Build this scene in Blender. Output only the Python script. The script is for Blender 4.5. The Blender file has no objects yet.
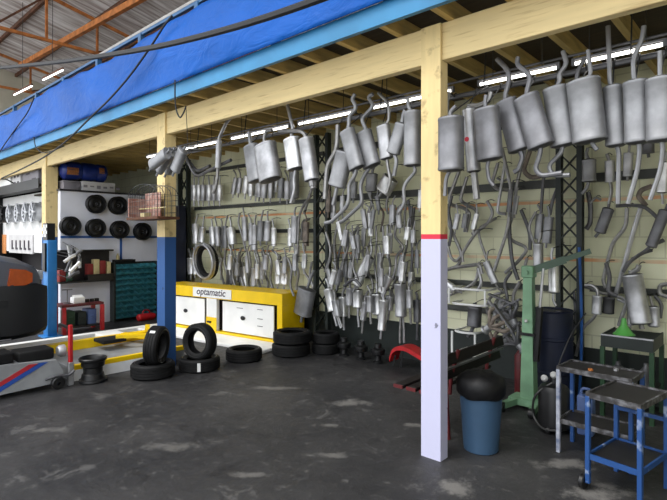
import bpy, bmesh, math, random
from mathutils import Vector, Matrix
RND = random.Random(7)
SC = bpy.context.scene
COL = SC.collection
PI = math.pi
EYE = 1.6
# ------------------------------------------------------------------ camera
FW, RT = (-.6717, .7408), (.7408, .6717)
cam_d = bpy.data.cameras.new('camera'); cam = bpy.data.objects.new('camera', cam_d); COL.objects.link(cam)
cam.location = (0, 0, EYE); cam.rotation_euler = (PI/2, 0, math.atan2(-FW[0], FW[1]))
cam_d.sensor_width = 36; cam_d.lens = 36*500/667; cam_d.shift_y = -13/667; cam_d.clip_start = .05
SC.camera = cam
SC.view_settings.view_transform = 'Standard'
try: SC.view_settings.look = 'None'
except Exception: pass
SC.view_settings.gamma = 1; SC.view_settings.exposure = 0.75
SC.cycles.use_denoising = True
SC.cycles.max_bounces = 6

def ray(px, py):
    r = (px-333.5)/500
    return (FW[0]+r*RT[0], FW[1]+r*RT[1], (237-py)/500)
def onY(px, py, Y):
    d = ray(px, py); t = Y/d[1]; return Vector((d[0]*t, Y, EYE+d[2]*t))
def onX(px, py, X):
    d = ray(px, py); t = X/d[0]; return Vector((X, d[1]*t, EYE+d[2]*t))
def onZ(px, py, z=0):
    d = ray(px, py); t = (z-EYE)/d[2]; return Vector((d[0]*t, d[1]*t, z))
def depthY(px, Y): return Y/ray(px, 237)[1]

# ------------------------------------------------------------------ materials
MAT = {}
def mat(name, col, rough=.6, metal=0., var=.15, scale=8., bump=0., emit=0., spec=.5, col2=None, lo=.35, hi=.65, stretch=None):
    """principled material whose colour wanders between col and a second tone along a noise"""
    if name in MAT: return MAT[name]
    m = bpy.data.materials.new(name); m.use_nodes = True; nt = m.node_tree; N = nt.nodes; L = nt.links
    b = N['Principled BSDF']; b.inputs['Roughness'].default_value = rough; b.inputs['Metallic'].default_value = metal
    b.inputs['Specular IOR Level'].default_value = spec
    tc = N.new('ShaderNodeTexCoord'); mp = N.new('ShaderNodeMapping'); L.new(tc.outputs['Object'], mp.inputs[0])
    if stretch: mp.inputs['Scale'].default_value = stretch
    nz = N.new('ShaderNodeTexNoise'); nz.inputs['Scale'].default_value = scale; nz.inputs['Detail'].default_value = 5
    L.new(mp.outputs[0], nz.inputs['Vector'])
    rp = N.new('ShaderNodeValToRGB'); rp.color_ramp.elements[0].position = lo; rp.color_ramp.elements[1].position = hi
    c2 = col2 or tuple(max(0, c*(1-var)) for c in col)
    rp.color_ramp.elements[0].color = (*c2, 1); rp.color_ramp.elements[1].color = (*col, 1)
    L.new(nz.outputs['Fac'], rp.inputs[0]); L.new(rp.outputs[0], b.inputs['Base Color'])
    if bump:
        bp = N.new('ShaderNodeBump'); bp.inputs['Strength'].default_value = bump; bp.inputs['Distance'].default_value = .01
        L.new(nz.outputs['Fac'], bp.inputs['Height']); L.new(bp.outputs[0], b.inputs['Normal'])
    if emit:
        b.inputs['Emission Color'].default_value = (*col, 1); b.inputs['Emission Strength'].default_value = emit
    MAT[name] = m; return m
def nodes(m): return m.node_tree.nodes, m.node_tree.links
def srgb(r, g, b):
    f = lambda c: (c/255/12.92 if c/255 <= .04045 else ((c/255+.055)/1.055)**2.4)
    return (f(r), f(g), f(b))

mat('steel_bright', (.80, .80, .80), .38, .75, .22, 14)
mat('steel', (.50, .50, .515), .42, .7, .3, 11)
mat('steel_grey', (.315, .318, .33), .5, .55, .3, 9)
mat('steel_mid', (.25, .25, .265), .5, .6, .3, 9)
mat('steel_dark', (.17, .17, .18), .5, .6, .4, 9)
mat('steel_rust', (.30, .25, .21), .6, .5, .5, 14)
mat('steel_black', (.03, .03, .032), .5, .2, .4, 9)
mat('steel_pipe', (.36, .355, .35), .42, .7, .35, 16)
mat('steel_cap_shaded', (.16, .16, .165), .5, .6, .4, 9)  # darker than the bodies: shade on the end caps put into the colour
TONES = {'b': ('bright silver', 'steel_bright'), 's': ('silver', 'steel'), 'g': ('grey', 'steel_grey'),
         'm': ('mid-grey', 'steel_mid'), 'd': ('dark grey', 'steel_dark'), 'r': ('rust-tinged', 'steel_rust'), 'k': ('black', 'steel_black')}
PIPEMAT = {'b': 'steel', 's': 'steel_pipe', 'g': 'steel_grey', 'm': 'steel_mid', 'd': 'steel_dark', 'r': 'steel_rust', 'k': 'steel_black'}
mat('rubber', (.009, .009, .0095), .7, 0, .4, 20, .2, spec=.25)
mat('black_plastic', (.009, .009, .010), .4, 0, .3, 5)
mat('black_metal', (.012, .012, .013), .42, .2, .4, 8)
mat('white_paint', srgb(246, 246, 244), .5, 0, .12, 3)
mat('grey_panel', srgb(226, 227, 236), .55, 0, .12, 2)
mat('yellow_paint', srgb(250, 208, 8), .4, 0, .12, 4)
mat('blue_paint', srgb(38, 92, 165), .5, 0, .3, 6)
mat('lift_blue', srgb(40, 125, 195), .45, 0, .2, 5)
mat('navy_paint', srgb(14, 24, 52), .55, 0, .4, 5)
mat('green_dark', srgb(34, 42, 39), .6, 0, .3, 6)
mat('hoist_green', srgb(122, 162, 128), .5, 0, .25, 7)
mat('stand_green', srgb(34, 70, 42), .55, 0, .4, 9)
mat('boom_green', srgb(72, 96, 78), .5, 0, .25, 7)
mat('funnel_green', srgb(90, 170, 80), .4, 0, .1, 7)
mat('teal', srgb(70, 150, 164), .45, 0, .25, 6)
mat('red_paint', srgb(190, 30, 36), .45, 0, .3, 9)
mat('dark_red', srgb(92, 20, 24), .55, 0, .4, 9)
mat('bench_black', srgb(22, 15, 16), .55, 0, .4, 12, spec=.25)
mat('bin_blue', srgb(56, 84, 112), .5, 0, .15, 4)
mat('bag_black', (.005, .005, .006), .5, 0, .3, 18, .3, spec=.3)
mat('cart_white', srgb(180, 182, 190), .55, 0, .35, 16, col2=srgb(95, 105, 130))
mat('cart_blue', srgb(28, 70, 128), .5, 0, .3, 12, col2=srgb(150, 165, 190), lo=.30, hi=.42)
mat('cart_tray', srgb(38, 36, 36), .5, .2, .4, 9)
mat('cart_rim', srgb(122, 122, 126), .5, .2, .6, 22, col2=srgb(52, 50, 50), lo=.45, hi=.72)
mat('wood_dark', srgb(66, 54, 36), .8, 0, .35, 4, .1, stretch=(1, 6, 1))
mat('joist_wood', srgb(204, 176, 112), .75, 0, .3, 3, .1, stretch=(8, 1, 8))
mat('rust', srgb(190, 116, 56), .8, .1, .5, 7, .1)
mat('rust_dark', srgb(100, 62, 40), .8, .1, .5, 7, .1)
mat('glass_tube', (1, .98, .94), .4, 0, 0, 1, emit=3.5)
mat('roof_tube', (1, .98, .95), .4, 0, 0, 1, emit=1.5)
mat('tarp_bag', srgb(26, 52, 140), .3, 0, .35, 6, .2)
mat('orange_tag', srgb(225, 150, 90), .5, 0, .3, 30)
mat('cable', (.012, .012, .014), .6, 0, .2, 5)
mat('wire', (.06, .06, .06), .5, .6, .3, 9)
mat('card_box', srgb(206, 204, 204), .6, 0, .15, 5)
mat('grey_box', srgb(136, 132, 138), .6, 0, .2, 5)
mat('car_paint', srgb(96, 100, 110), .3, .3, .1, 3)
mat('car_bumper', srgb(20, 22, 26), .45, 0, .2, 3)
mat('amber', srgb(168, 74, 26), .25, 0, .2, 20)
mat('lamp_glass', srgb(170, 175, 180), .15, 0, .1, 20)
mat('car_glass', srgb(24, 28, 32), .1, 0, .1, 3)
mat('alloy', srgb(196, 198, 202), .35, .6, .25, 9)
mat('stripe_red', srgb(180, 40, 50), .5, 0, .1, 9)
mat('stripe_blue', srgb(40, 80, 165), .5, 0, .1, 9)
mat('platform_grey', srgb(150, 152, 154), .6, 0, .25, 5)
mat('cream_wall', srgb(186, 180, 162), .8, 0, .2, 2)
mat('conduit', srgb(178, 176, 172), .5, .2, .2, 9)
mat('cord', srgb(40, 42, 44), .8, 0, .2, 9)
mat('ink', srgb(70, 62, 72), .6, 0, .1, 9)
mat('plastic_blue', srgb(86, 108, 158), .5, 0, .15, 9)
mat('rail_steel', srgb(72, 74, 70), .55, .2, .35, 5)
mat('valve_grey', srgb(178, 178, 176), .5, 0, .2, 20)
mat('sticker', srgb(228, 228, 226), .6, 0, .05, 9)
mat('logo_red', srgb(190, 40, 60), .6, 0, .2, 60)
mat('rail_blue', srgb(36, 92, 140), .5, 0, .3, 6)
mat('cage_back', srgb(140, 92, 78), .7, 0, .5, 14, col2=srgb(176, 150, 140))
mat('shop_red', srgb(140, 44, 40), .6, 0, .2, 9); mat('shop_cream', srgb(206, 190, 140), .6, 0, .2, 9)
mat('shop_green', srgb(60, 100, 80), .6, 0, .2, 9); mat('shelf_dark', srgb(40, 36, 38), .6, 0, .3, 9)
mat('bounce_ground_pale', srgb(205, 202, 196), .8, 0, .15, 2)
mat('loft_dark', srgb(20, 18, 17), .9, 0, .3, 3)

def m_floor():
    m = mat('floor_concrete', srgb(76, 74, 74), .55, 0, .4, 1.1); N, L = nodes(m); b = N['Principled BSDF']
    rp = [n for n in N if n.type == 'VALTORGB'][0]; tc = [n for n in N if n.type == 'TEX_COORD'][0]
    rp.color_ramp.elements[0].color = (*srgb(33, 33, 35), 1); rp.color_ramp.elements[1].color = (*srgb(55, 54, 54), 1)
    def noise(s, d=6, r=.6, dist=0):
        n = N.new('ShaderNodeTexNoise'); n.inputs['Scale'].default_value = s; n.inputs['Detail'].default_value = d
        n.inputs['Roughness'].default_value = r; n.inputs['Distortion'].default_value = dist; L.new(tc.outputs['Object'], n.inputs['Vector']); return n
    def ramp(src, a, c, ca=(0, 0, 0), cb=(1, 1, 1)):
        r = N.new('ShaderNodeValToRGB'); r.color_ramp.elements[0].position = a; r.color_ramp.elements[1].position = c
        r.color_ramp.elements[0].color = (*ca, 1); r.color_ramp.elements[1].color = (*cb, 1); L.new(src, r.inputs[0]); return r
    def mix(fac, a, col):
        x = N.new('ShaderNodeMix'); x.data_type = 'RGBA'; L.new(fac, x.inputs[0]); L.new(a, x.inputs[6]); x.inputs[7].default_value = (*col, 1); return x.outputs[2]
    big = noise(3.4, 9, .74, .5); st = ramp(big.outputs['Fac'], .57, .64)
    fine = noise(9, 8, .75); sp = ramp(fine.outputs['Fac'], .58, .70)
    mm = N.new('ShaderNodeMath'); mm.operation = 'MULTIPLY'; L.new(st.outputs[0], mm.inputs[0]); mm.inputs[1].default_value = .38
    c = mix(mm.outputs[0], rp.outputs[0], srgb(112, 110, 108))
    m2 = N.new('ShaderNodeMath'); m2.operation = 'MULTIPLY'; L.new(sp.outputs[0], m2.inputs[0]); m2.inputs[1].default_value = .42
    c = mix(m2.outputs[0], c, srgb(124, 122, 118))
    oil = ramp(noise(1.6, 5, .6, .4).outputs['Fac'], .62, .72); m3 = N.new('ShaderNodeMath'); m3.operation = 'MULTIPLY'; L.new(oil.outputs[0], m3.inputs[0]); m3.inputs[1].default_value = .7
    c = mix(m3.outputs[0], c, srgb(26, 25, 27))
    # cracks: thin borders of a distorted voronoi, kept only in places
    vn = N.new('ShaderNodeTexVoronoi'); vn.feature = 'DISTANCE_TO_EDGE'; vn.inputs['Scale'].default_value = .8
    add = N.new('ShaderNodeVectorMath'); add.operation = 'ADD'; L.new(tc.outputs['Object'], add.inputs[0]); L.new(noise(3).outputs['Color'], add.inputs[1]); L.new(add.outputs[0], vn.inputs['Vector'])
    cr = ramp(vn.outputs['Distance'], .006, .022, (1, 1, 1), (0, 0, 0)); kp = ramp(noise(1.3).outputs['Fac'], .50, .56)
    m4 = N.new('ShaderNodeMath'); m4.operation = 'MULTIPLY'; L.new(cr.outputs[0], m4.inputs[0]); L.new(kp.outputs[0], m4.inputs[1])
    c = mix(m4.outputs[0], c, srgb(28, 27, 28))
    # worn pale cement patches at their places on the floor
    wob = noise(6.5, 9, .8)
    for (px, py, sx, sy, k) in ((350, 403, .22, .10, .55), (272, 388, .34, .07, .4), (455, 487, .13, .11, .6), (562, 464, .20, .09, .6), (600, 494, .25, .09, .6), (605, 486, .09, .05, .5), (330, 455, .16, .06, .4), (175, 447, .25, .09, .35), (50, 430, .2, .07, .35), (415, 425, .12, .05, .45), (330, 425, .10, .04, .4), (250, 475, .14, .05, .4)):
        q = onZ(px, py); mp = N.new('ShaderNodeMapping'); mp.vector_type = 'TEXTURE'; mp.inputs['Location'].default_value = (q.x, q.y, 0); mp.inputs['Rotation'].default_value = (0, 0, .74); mp.inputs['Scale'].default_value = (sx, sy, 1)
        L.new(tc.outputs['Object'], mp.inputs[0]); ln = N.new('ShaderNodeVectorMath'); ln.operation = 'LENGTH'; L.new(mp.outputs[0], ln.inputs[0])
        a = N.new('ShaderNodeMath'); a.operation = 'MULTIPLY_ADD'; L.new(wob.outputs['Fac'], a.inputs[0]); a.inputs[1].default_value = 4.2; L.new(ln.outputs['Value'], a.inputs[2])
        r = ramp(a.outputs[0], .0, 1., (k*.75,)*3, (0, 0, 0)); mr = N.new('ShaderNodeMapRange'); mr.inputs[1].default_value = 2.4; mr.inputs[2].default_value = 3.1; L.new(a.outputs[0], mr.inputs[0]); L.new(mr.outputs[0], r.inputs[0])
        c = mix(r.outputs[0], c, srgb(150, 147, 142))
    L.new(c, b.inputs['Base Color'])
    bp = N.new('ShaderNodeBump'); bp.inputs['Strength'].default_value = .5; bp.inputs['Distance'].default_value = .02; L.new(big.outputs['Fac'], bp.inputs['Height']); L.new(bp.outputs[0], b.inputs['Normal'])
    rr = ramp(fine.outputs['Fac'], .3, .7, (.42,)*3, (.7,)*3); L.new(rr.outputs[0], b.inputs['Roughness'])
    return m
def m_wall():
    m = mat('block_wall', srgb(206, 202, 160), .8, 0, .1, 1.5); N, L = nodes(m); b = N['Principled BSDF']
    tc = [n for n in N if n.type == 'TEX_COORD'][0]; rp = [n for n in N if n.type == 'VALTORGB'][0]
    rp.color_ramp.elements[0].color = (*srgb(212, 212, 178), 1); rp.color_ramp.elements[1].color = (*srgb(232, 232, 202), 1)
    sx = N.new('ShaderNodeSeparateXYZ'); L.new(tc.outputs['Object'], sx.inputs[0])
    cb = N.new('ShaderNodeCombineXYZ'); L.new(sx.outputs['X'], cb.inputs[0]); L.new(sx.outputs['Z'], cb.inputs[1])
    bk = N.new('ShaderNodeTexBrick'); bk.inputs['Scale'].default_value = 1; bk.inputs['Brick Width'].default_value = .42; bk.inputs['Row Height'].default_value = .2; bk.inputs['Mortar Size'].default_value = .007
    L.new(cb.outputs[0], bk.inputs['Vector'])
    x = N.new('ShaderNodeMix'); x.data_type = 'RGBA'; mu = N.new('ShaderNodeMath'); mu.operation = 'MULTIPLY'; mu.inputs[1].default_value = .35
    L.new(bk.outputs['Fac'], mu.inputs[0]); L.new(mu.outputs[0], x.inputs[0]); L.new(rp.outputs[0], x.inputs[6]); x.inputs[7].default_value = (*srgb(150, 146, 112), 1)
    cur = x.outputs[2]
    nz = N.new('ShaderNodeTexNoise'); nz.inputs['Scale'].default_value = 2.2; L.new(tc.outputs['Object'], nz.inputs['Vector'])
    nr = N.new('ShaderNodeMapRange'); nr.inputs[1].default_value = .36; nr.inputs[2].default_value = .6; L.new(nz.outputs['Fac'], nr.inputs[0])
    for z in (1.975, 1.365):
        su = N.new('ShaderNodeMath'); su.operation = 'SUBTRACT'; L.new(sx.outputs['Z'], su.inputs[0]); su.inputs[1].default_value = z
        ab = N.new('ShaderNodeMath'); ab.operation = 'ABSOLUTE'; L.new(su.outputs[0], ab.inputs[0])
        lt = N.new('ShaderNodeMath'); lt.operation = 'LESS_THAN'; L.new(ab.outputs[0], lt.inputs[0]); lt.inputs[1].default_value = .017
        ml = N.new('ShaderNodeMath'); ml.operation = 'MULTIPLY'; L.new(lt.outputs[0], ml.inputs[0]); L.new(nr.outputs[0], ml.inputs[1])
        y = N.new('ShaderNodeMix'); y.data_type = 'RGBA'; L.new(ml.outputs[0], y.inputs[0]); L.new(cur, y.inputs[6]); y.inputs[7].default_value = (*srgb(226, 160, 108), 1); cur = y.outputs[2]
    L.new(cur, b.inputs['Base Color'])
    bp = N.new('ShaderNodeBump'); bp.inputs['Strength'].default_value = .3; bp.inputs['Distance'].default_value = .01; bp.invert = True; L.new(bk.outputs['Fac'], bp.inputs['Height']); L.new(bp.outputs[0], b.inputs['Normal'])
    return m
def m_beam():
    m = mat('beam_wood', srgb(230, 206, 150), .7, 0, .12, 2.2, .05, stretch=(.5, 4, 7)); N, L = nodes(m); b = N['Principled BSDF']
    tc = [n for n in N if n.type == 'TEX_COORD'][0]; rp = [n for n in N if n.type == 'VALTORGB'][0]
    mp = N.new('ShaderNodeMapping'); mp.inputs['Scale'].default_value = (1.6, 8, 22); L.new(tc.outputs['Object'], mp.inputs[0])
    nz = N.new('ShaderNodeTexNoise'); nz.inputs['Scale'].default_value = 2; nz.inputs['Detail'].default_value = 8; L.new(mp.outputs[0], nz.inputs['Vector'])
    r2 = N.new('ShaderNodeValToRGB'); r2.color_ramp.elements[0].position = .56; r2.color_ramp.elements[1].position = .72; L.new(nz.outputs['Fac'], r2.inputs[0])
    mu = N.new('ShaderNodeMath'); mu.operation = 'MULTIPLY'; mu.inputs[1].default_value = .7; L.new(r2.outputs[0], mu.inputs[0])
    x = N.new('ShaderNodeMix'); x.data_type = 'RGBA'; L.new(mu.outputs[0], x.inputs[0]); L.new(rp.outputs[0], x.inputs[6]); x.inputs[7].default_value = (*srgb(176, 146, 98), 1)
    L.new(x.outputs[2], b.inputs['Base Color']); return m
def m_post(name, low, zsplit, band=None):
    m = mat(name, srgb(230, 205, 146), .65, 0, .14, 2.4, .05, stretch=(6, 6, .8)); N, L = nodes(m); b = N['Principled BSDF']
    tc = [n for n in N if n.type == 'TEX_COORD'][0]; rp = [n for n in N if n.type == 'VALTORGB'][0]
    gm = N.new('ShaderNodeNewGeometry'); sx = N.new('ShaderNodeSeparateXYZ'); L.new(gm.outputs['Position'], sx.inputs[0])
    nz = N.new('ShaderNodeTexNoise'); nz.inputs['Scale'].default_value = 9; nz.inputs['Detail'].default_value = 8; L.new(tc.outputs['Object'], nz.inputs['Vector'])
    # wear near the foot, knots in the bare wood
    kr = N.new('ShaderNodeValToRGB'); kr.color_ramp.elements[0].position = .58; kr.color_ramp.elements[1].position = .66; L.new(nz.outputs['Fac'], kr.inputs[0])
    mu = N.new('ShaderNodeMath'); mu.operation = 'MULTIPLY'; mu.inputs[1].default_value = .6; L.new(kr.outputs[0], mu.inputs[0])
    x = N.new('ShaderNodeMix'); x.data_type = 'RGBA'; L.new(mu.outputs[0], x.inputs[0]); L.new(rp.outputs[0], x.inputs[6]); x.inputs[7].default_value = (*srgb(150, 124, 84), 1)
    cur = x.outputs[2]
    def below(z, col, cur):
        lt = N.new('ShaderNodeMath'); lt.operation = 'LESS_THAN'; L.new(sx.outputs['Z'], lt.inputs[0]); lt.inputs[1].default_value = z
        y = N.new('ShaderNodeMix'); y.data_type = 'RGBA'; L.new(lt.outputs[0], y.inputs[0]); L.new(cur, y.inputs[6])
        if isinstance(col, tuple): y.inputs[7].default_value = (*col, 1)
        else: L.new(col, y.inputs[7])
        return y.outputs[2]
    if band: cur = below(zsplit+.035, band, cur)
    r3 = N.new('ShaderNodeValToRGB'); r3.color_ramp.elements[0].position = .68; r3.color_ramp.elements[1].position = .71
    r3.color_ramp.elements[0].color = (*low, 1); r3.color_ramp.elements[1].color = (*[c*.35 for c in low], 1); L.new(nz.outputs['Fac'], r3.inputs[0])
    cur = below(zsplit, r3.outputs[0], cur)
    L.new(cur, b.inputs['Base Color']); return m
def m_roof():
    m = mat('roof_sheet', srgb(150, 146, 146), .8, 0, .35, 2.0, stretch=(6, .5, 1)); N, L = nodes(m); b = N['Principled BSDF']
    rp = [n for n in N if n.type == 'VALTORGB'][0]
    rp.color_ramp.elements[0].color = (*srgb(150, 138, 134), 1); rp.color_ramp.elements[1].color = (*srgb(222, 218, 218), 1); return m
def m_tarp():
    m = mat('tarp', srgb(0, 88, 178), .5, 0, .22, 1.1, spec=.2); N, L = nodes(m); b = N['Principled BSDF']
    tc = [n for n in N if n.type == 'TEX_COORD'][0]
    mp = N.new('ShaderNodeMapping'); mp.inputs['Scale'].default_value = (1.1, 1, 2.2); mp.inputs['Rotation'].default_value = (0, .5, 0); L.new(tc.outputs['Object'], mp.inputs[0])
    nz = N.new('ShaderNodeTexNoise'); nz.inputs['Scale'].default_value = 2.2; nz.inputs['Detail'].default_value = 3; nz.inputs['Distortion'].default_value = 1.2; L.new(mp.outputs[0], nz.inputs['Vector'])
    bp = N.new('ShaderNodeBump'); bp.inputs['Strength'].default_value = .5; bp.inputs['Distance'].default_value = .06; L.new(nz.outputs['Fac'], bp.inputs['Height']); L.new(bp.outputs[0], b.inputs['Normal'])
    return m
m_floor(); m_wall(); m_beam(); m_roof(); m_tarp()
m_post('post_white', srgb(190, 190, 216), 1.585, srgb(206, 40, 66)); m_post('post_blue', srgb(40, 82, 138), 1.6)

# ------------------------------------------------------------------ mesh helpers
def box(bm, c, s, rot=None):
    """box centred at c of full size s"""
    mtx = Matrix.Translation(c)
    if rot is not None: mtx = mtx @ rot
    return bmesh.ops.create_cube(bm, size=1, matrix=mtx @ Matrix.Diagonal((*s, 1)))
def boxr(bm, x0, x1, y0, y1, z0, z1): box(bm, ((x0+x1)/2, (y0+y1)/2, (z0+z1)/2), (abs(x1-x0), abs(y1-y0), abs(z1-z0)))
def beam(bm, p0, p1, w, h=None):
    p0, p1 = Vector(p0), Vector(p1); d = p1-p0; h = h or w
    q = d.to_track_quat('Z', 'Y').to_matrix().to_4x4()
    bmesh.ops.create_cube(bm, size=1, matrix=Matrix.Translation((p0+p1)/2) @ q @ Matrix.Diagonal((w, h, d.length, 1)))
def loft(bm, rings, cap0=True, cap1=True, closed=True):
    vs = [[bm.verts.new(p) for p in r] for r in rings]; n = len(vs[0])
    for a, b in zip(vs, vs[1:]):
        for i in range(n if closed else n-1):
            j = (i+1) % n
            bm.faces.new((a[i], a[j], b[j], b[i]))
    if cap0: bm.faces.new(vs[0][::-1])
    if cap1: bm.faces.new(vs[-1])
    return vs
def frame(d, up=Vector((0, 1, 0))):
    d = d.normalized(); u = up.cross(d)
    if u.length < 1e-3: u = Vector((1, 0, 0)).cross(d)
    u.normalize(); return u, d.cross(u).normalized()
def lathe(bm, p0, d, prof, seg=20, ratio=1., up=Vector((0, 1, 0)), power=2., cap0=True, cap1=True):
    """profile [(distance along d, radius)]; ratio squashes the section along the second axis"""
    p0 = Vector(p0); d = Vector(d).normalized(); u, v = frame(d, up); rings = []
    for s, r in prof:
        ring = []
        for k in range(seg):
            a = 2*PI*k/seg; ca, sa = math.cos(a), math.sin(a)
            e = 2/power
            x = math.copysign(abs(ca)**e, ca)*r; y = math.copysign(abs(sa)**e, sa)*r*ratio
            ring.append(p0+d*s+u*x+v*y)
        rings.append(ring)
    loft(bm, rings, cap0, cap1)
def smooth_path(pts, rad=None, n=4):
    pts = [Vector(p) for p in pts]
    if len(pts) < 3: return pts
    out = [pts[0]]
    for a, b, c in zip(pts, pts[1:], pts[2:]):
        l = min((b-a).length, (c-b).length)*.45
        if rad: l = min(l, rad)
        p, q = b+(a-b).normalized()*l, b+(c-b).normalized()*l
        for k in range(n+1):
            t = k/n; out.append(p*(1-t)**2+b*2*t*(1-t)+q*t*t)
    out.append(pts[-1]); return out
def tube(bm, pts, r, seg=8, bend=None, hollow=True, n=4, r2=None):
    pts = smooth_path(pts, bend, n); P = [pts[0]]
    for p in pts[1:]:
        if (p-P[-1]).length > 1e-4: P.append(p)
    if len(P) < 2: return
    T = []
    for i in range(len(P)):
        a = P[max(0, i-1)]; b = P[min(len(P)-1, i+1)]; T.append((b-a).normalized())
    u, v = frame(T[0]); rings = []
    for i, (p, t) in enumerate(zip(P, T)):
        u = (u-t*u.dot(t)).normalized(); v = t.cross(u)
        rr = r if r2 is None else r+(r2-r)*i/(len(P)-1)
        rings.append([p+(u*math.cos(2*PI*k/seg)+v*math.sin(2*PI*k/seg))*rr for k in range(seg)])
    if hollow:
        def inner(ring, c, t, s): return [[c+(q-c)*.8 for q in ring], [c+(q-c)*.78+t*s for q in ring]]
        i0 = inner(rings[0], P[0], T[0], r*2.5); i1 = inner(rings[-1], P[-1], T[-1], -r*2.5)
        rings = [i0[1], i0[0]]+rings+[i1[0], i1[1]]
    loft(bm, rings)
def torus(bm, c, axis, R, r, seg=24, sec=8):
    c = Vector(c); u, v = frame(Vector(axis)); ax = Vector(axis).normalized(); rings = []
    for i in range(seg):
        a = 2*PI*i/seg; d = u*math.cos(a)+v*math.sin(a)
        rings.append([c+d*(R+r*math.cos(2*PI*k/sec))+ax*r*math.sin(2*PI*k/sec) for k in range(sec)])
    rings.append(rings[0]); vs = [[bm.verts.new(p) for p in r] for r in rings[:-1]]
    for i in range(seg):
        a, b = vs[i], vs[(i+1) % seg]
        for k in range(sec): j = (k+1) % sec; bm.faces.new((a[k], a[j], b[j], b[k]))
def bevel(bm, w, seg=2):
    es = [e for e in bm.edges if len(e.link_faces) == 2 and e.calc_face_angle(0) > .6]
    if es: bmesh.ops.bevel(bm, geom=es, offset=w, segments=seg, affect='EDGES', profile=.5)
def obj(name, bm, m, parent=None, smooth=True, offset=None, rot=None):
    bmesh.ops.recalc_face_normals(bm, faces=bm.faces[:])
    if offset is not None: bmesh.ops.translate(bm, verts=bm.verts[:], vec=-Vector(offset))
    for f in bm.faces: f.smooth = smooth
    if smooth:
        for e in bm.edges:
            if len(e.link_faces) == 2 and e.calc_face_angle(0) > .6: e.smooth = False
    me = bpy.data.meshes.new(name); bm.to_mesh(me); bm.free()
    me.materials.append(MAT[m]); o = bpy.data.objects.new(name, me); COL.objects.link(o)
    if parent: o.parent = parent
    return o
def B(): return bmesh.new()
def tag(o, label, cat, group=None):
    o['label'] = label; o['category'] = cat
    if group: o['group'] = group
    return o
def thing(name, label, cat, loc=(0, 0, 0), rotz=0, group=None):
    o = bpy.data.objects.new(name, None); COL.objects.link(o); o.empty_display_size = .1
    o.location = loc; o.rotation_euler = (0, 0, rotz)
    return tag(o, label, cat, group)
def at_base(o, p):
    """move a one-mesh thing's origin to p"""
    p = Vector(p); o.data.transform(Matrix.Translation(-p)); o.location = p; return o
def struct(name, bm, m, parent=None, smooth=False):
    o = obj(name, bm, m, parent, smooth)
    if not parent: o['kind'] = 'structure'
    return o
def simple(name, fn, m, parent=None, smooth=True, bev=0):
    bm = B(); fn(bm)
    if bev: bevel(bm, bev)
    return obj(name, bm, m, parent, smooth)
def nth(i): return ['first', 'second', 'third', 'fourth', 'fifth', 'sixth', 'seventh', 'eighth', 'ninth', 'tenth', 'eleventh', 'twelfth', 'thirteenth', 'fourteenth', 'fifteenth', 'sixteenth', 'seventeenth', 'eighteenth', 'nineteenth', 'twentieth', 'twenty-first', 'twenty-second', 'twenty-third', 'twenty-fourth', 'twenty-fifth', 'twenty-sixth', 'twenty-seventh', 'twenty-eighth', 'twenty-ninth', 'thirtieth'][i] if i < 30 else 'thirty-'+['first', 'second', 'third', 'fourth', 'fifth', 'sixth', 'seventh', 'eighth', 'ninth'][i-30]
# ------------------------------------------------------------------ the setting
WALL = 5.54; BY = 3.15; ENDX = -9.5
struct('floor', (lambda bm: (boxr(bm, -22, 6, -2.2, 8, -.1, 0), bm)[1])(B()), 'floor_concrete')
struct('wall_back', (lambda bm: (boxr(bm, -13.7, .8, WALL, WALL+.12, 0, 3.26), bm)[1])(B()), 'block_wall')
struct('baseboard_back', (lambda bm: (boxr(bm, ENDX, .8, WALL-.012, WALL, 0, .47), bm)[1])(B()), 'green_dark')
struct('bounce_ground', (lambda bm: (boxr(bm, -40, 14, -30, -2.2, -.1, -.004), bm)[1])(B()), 'bounce_ground_pale')  # unseen pale ground, added to bounce light up to the roof
struct('wall_side_blocker', (lambda bm: (boxr(bm, 2.5, 2.6, -2.6, 3.0, 0, 4.6), bm)[1])(B()), 'cream_wall')  # unseen wall beside the camera, added to block light from the right
struct('wall_right_blocker', (lambda bm: (boxr(bm, .7, .82, 3.0, WALL, 0, 3.26), bm)[1])(B()), 'block_wall')  # out of view, added to keep the right end of the bay darker
struct('wall_left', (lambda bm: (boxr(bm, ENDX-.1, ENDX, 3.3, WALL, 0, 2.42), bm)[1])(B()), 'grey_panel')
bm = B(); boxr(bm, ENDX, ENDX+.012, 3.3, WALL, 1.58, 1.62); boxr(bm, ENDX, ENDX+.012, 4.36, 4.40, 1.0, 1.6); struct('trim_1', bm, 'blue_paint')
bm = B(); boxr(bm, ENDX-.12, ENDX+.03, 3.28, WALL, 2.42, 2.45); struct('trim_2', bm, 'shelf_dark')
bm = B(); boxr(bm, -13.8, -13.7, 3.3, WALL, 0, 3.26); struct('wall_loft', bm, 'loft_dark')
bm = B(); boxr(bm, -15.0, -10.05, 3.5, 3.58, 1.28, 2.5); struct('wall_shop', bm, 'white_paint')
bm = B(); boxr(bm, -15.0, -10.05, 3.9, 3.95, 0, 1.4); struct('wall_shopback', bm, 'shelf_dark')
bm = B(); boxr(bm, -16.2, -16, 1.5, 8, 0, 7.6); struct('wall_gable', bm, 'cream_wall')
bm = B(); boxr(bm, -16, 4, 7.6, 7.7, 3.3, 6); struct('wall_upper', bm, 'cream_wall')
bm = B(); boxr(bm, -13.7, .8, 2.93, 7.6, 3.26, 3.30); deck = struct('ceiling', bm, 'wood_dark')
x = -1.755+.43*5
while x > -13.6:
    bm = B(); boxr(bm, x-.025, x+.025, 2.93, WALL, 3.13, 3.26); obj('joist', bm, 'joist_wood', deck, False); x -= .43
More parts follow.
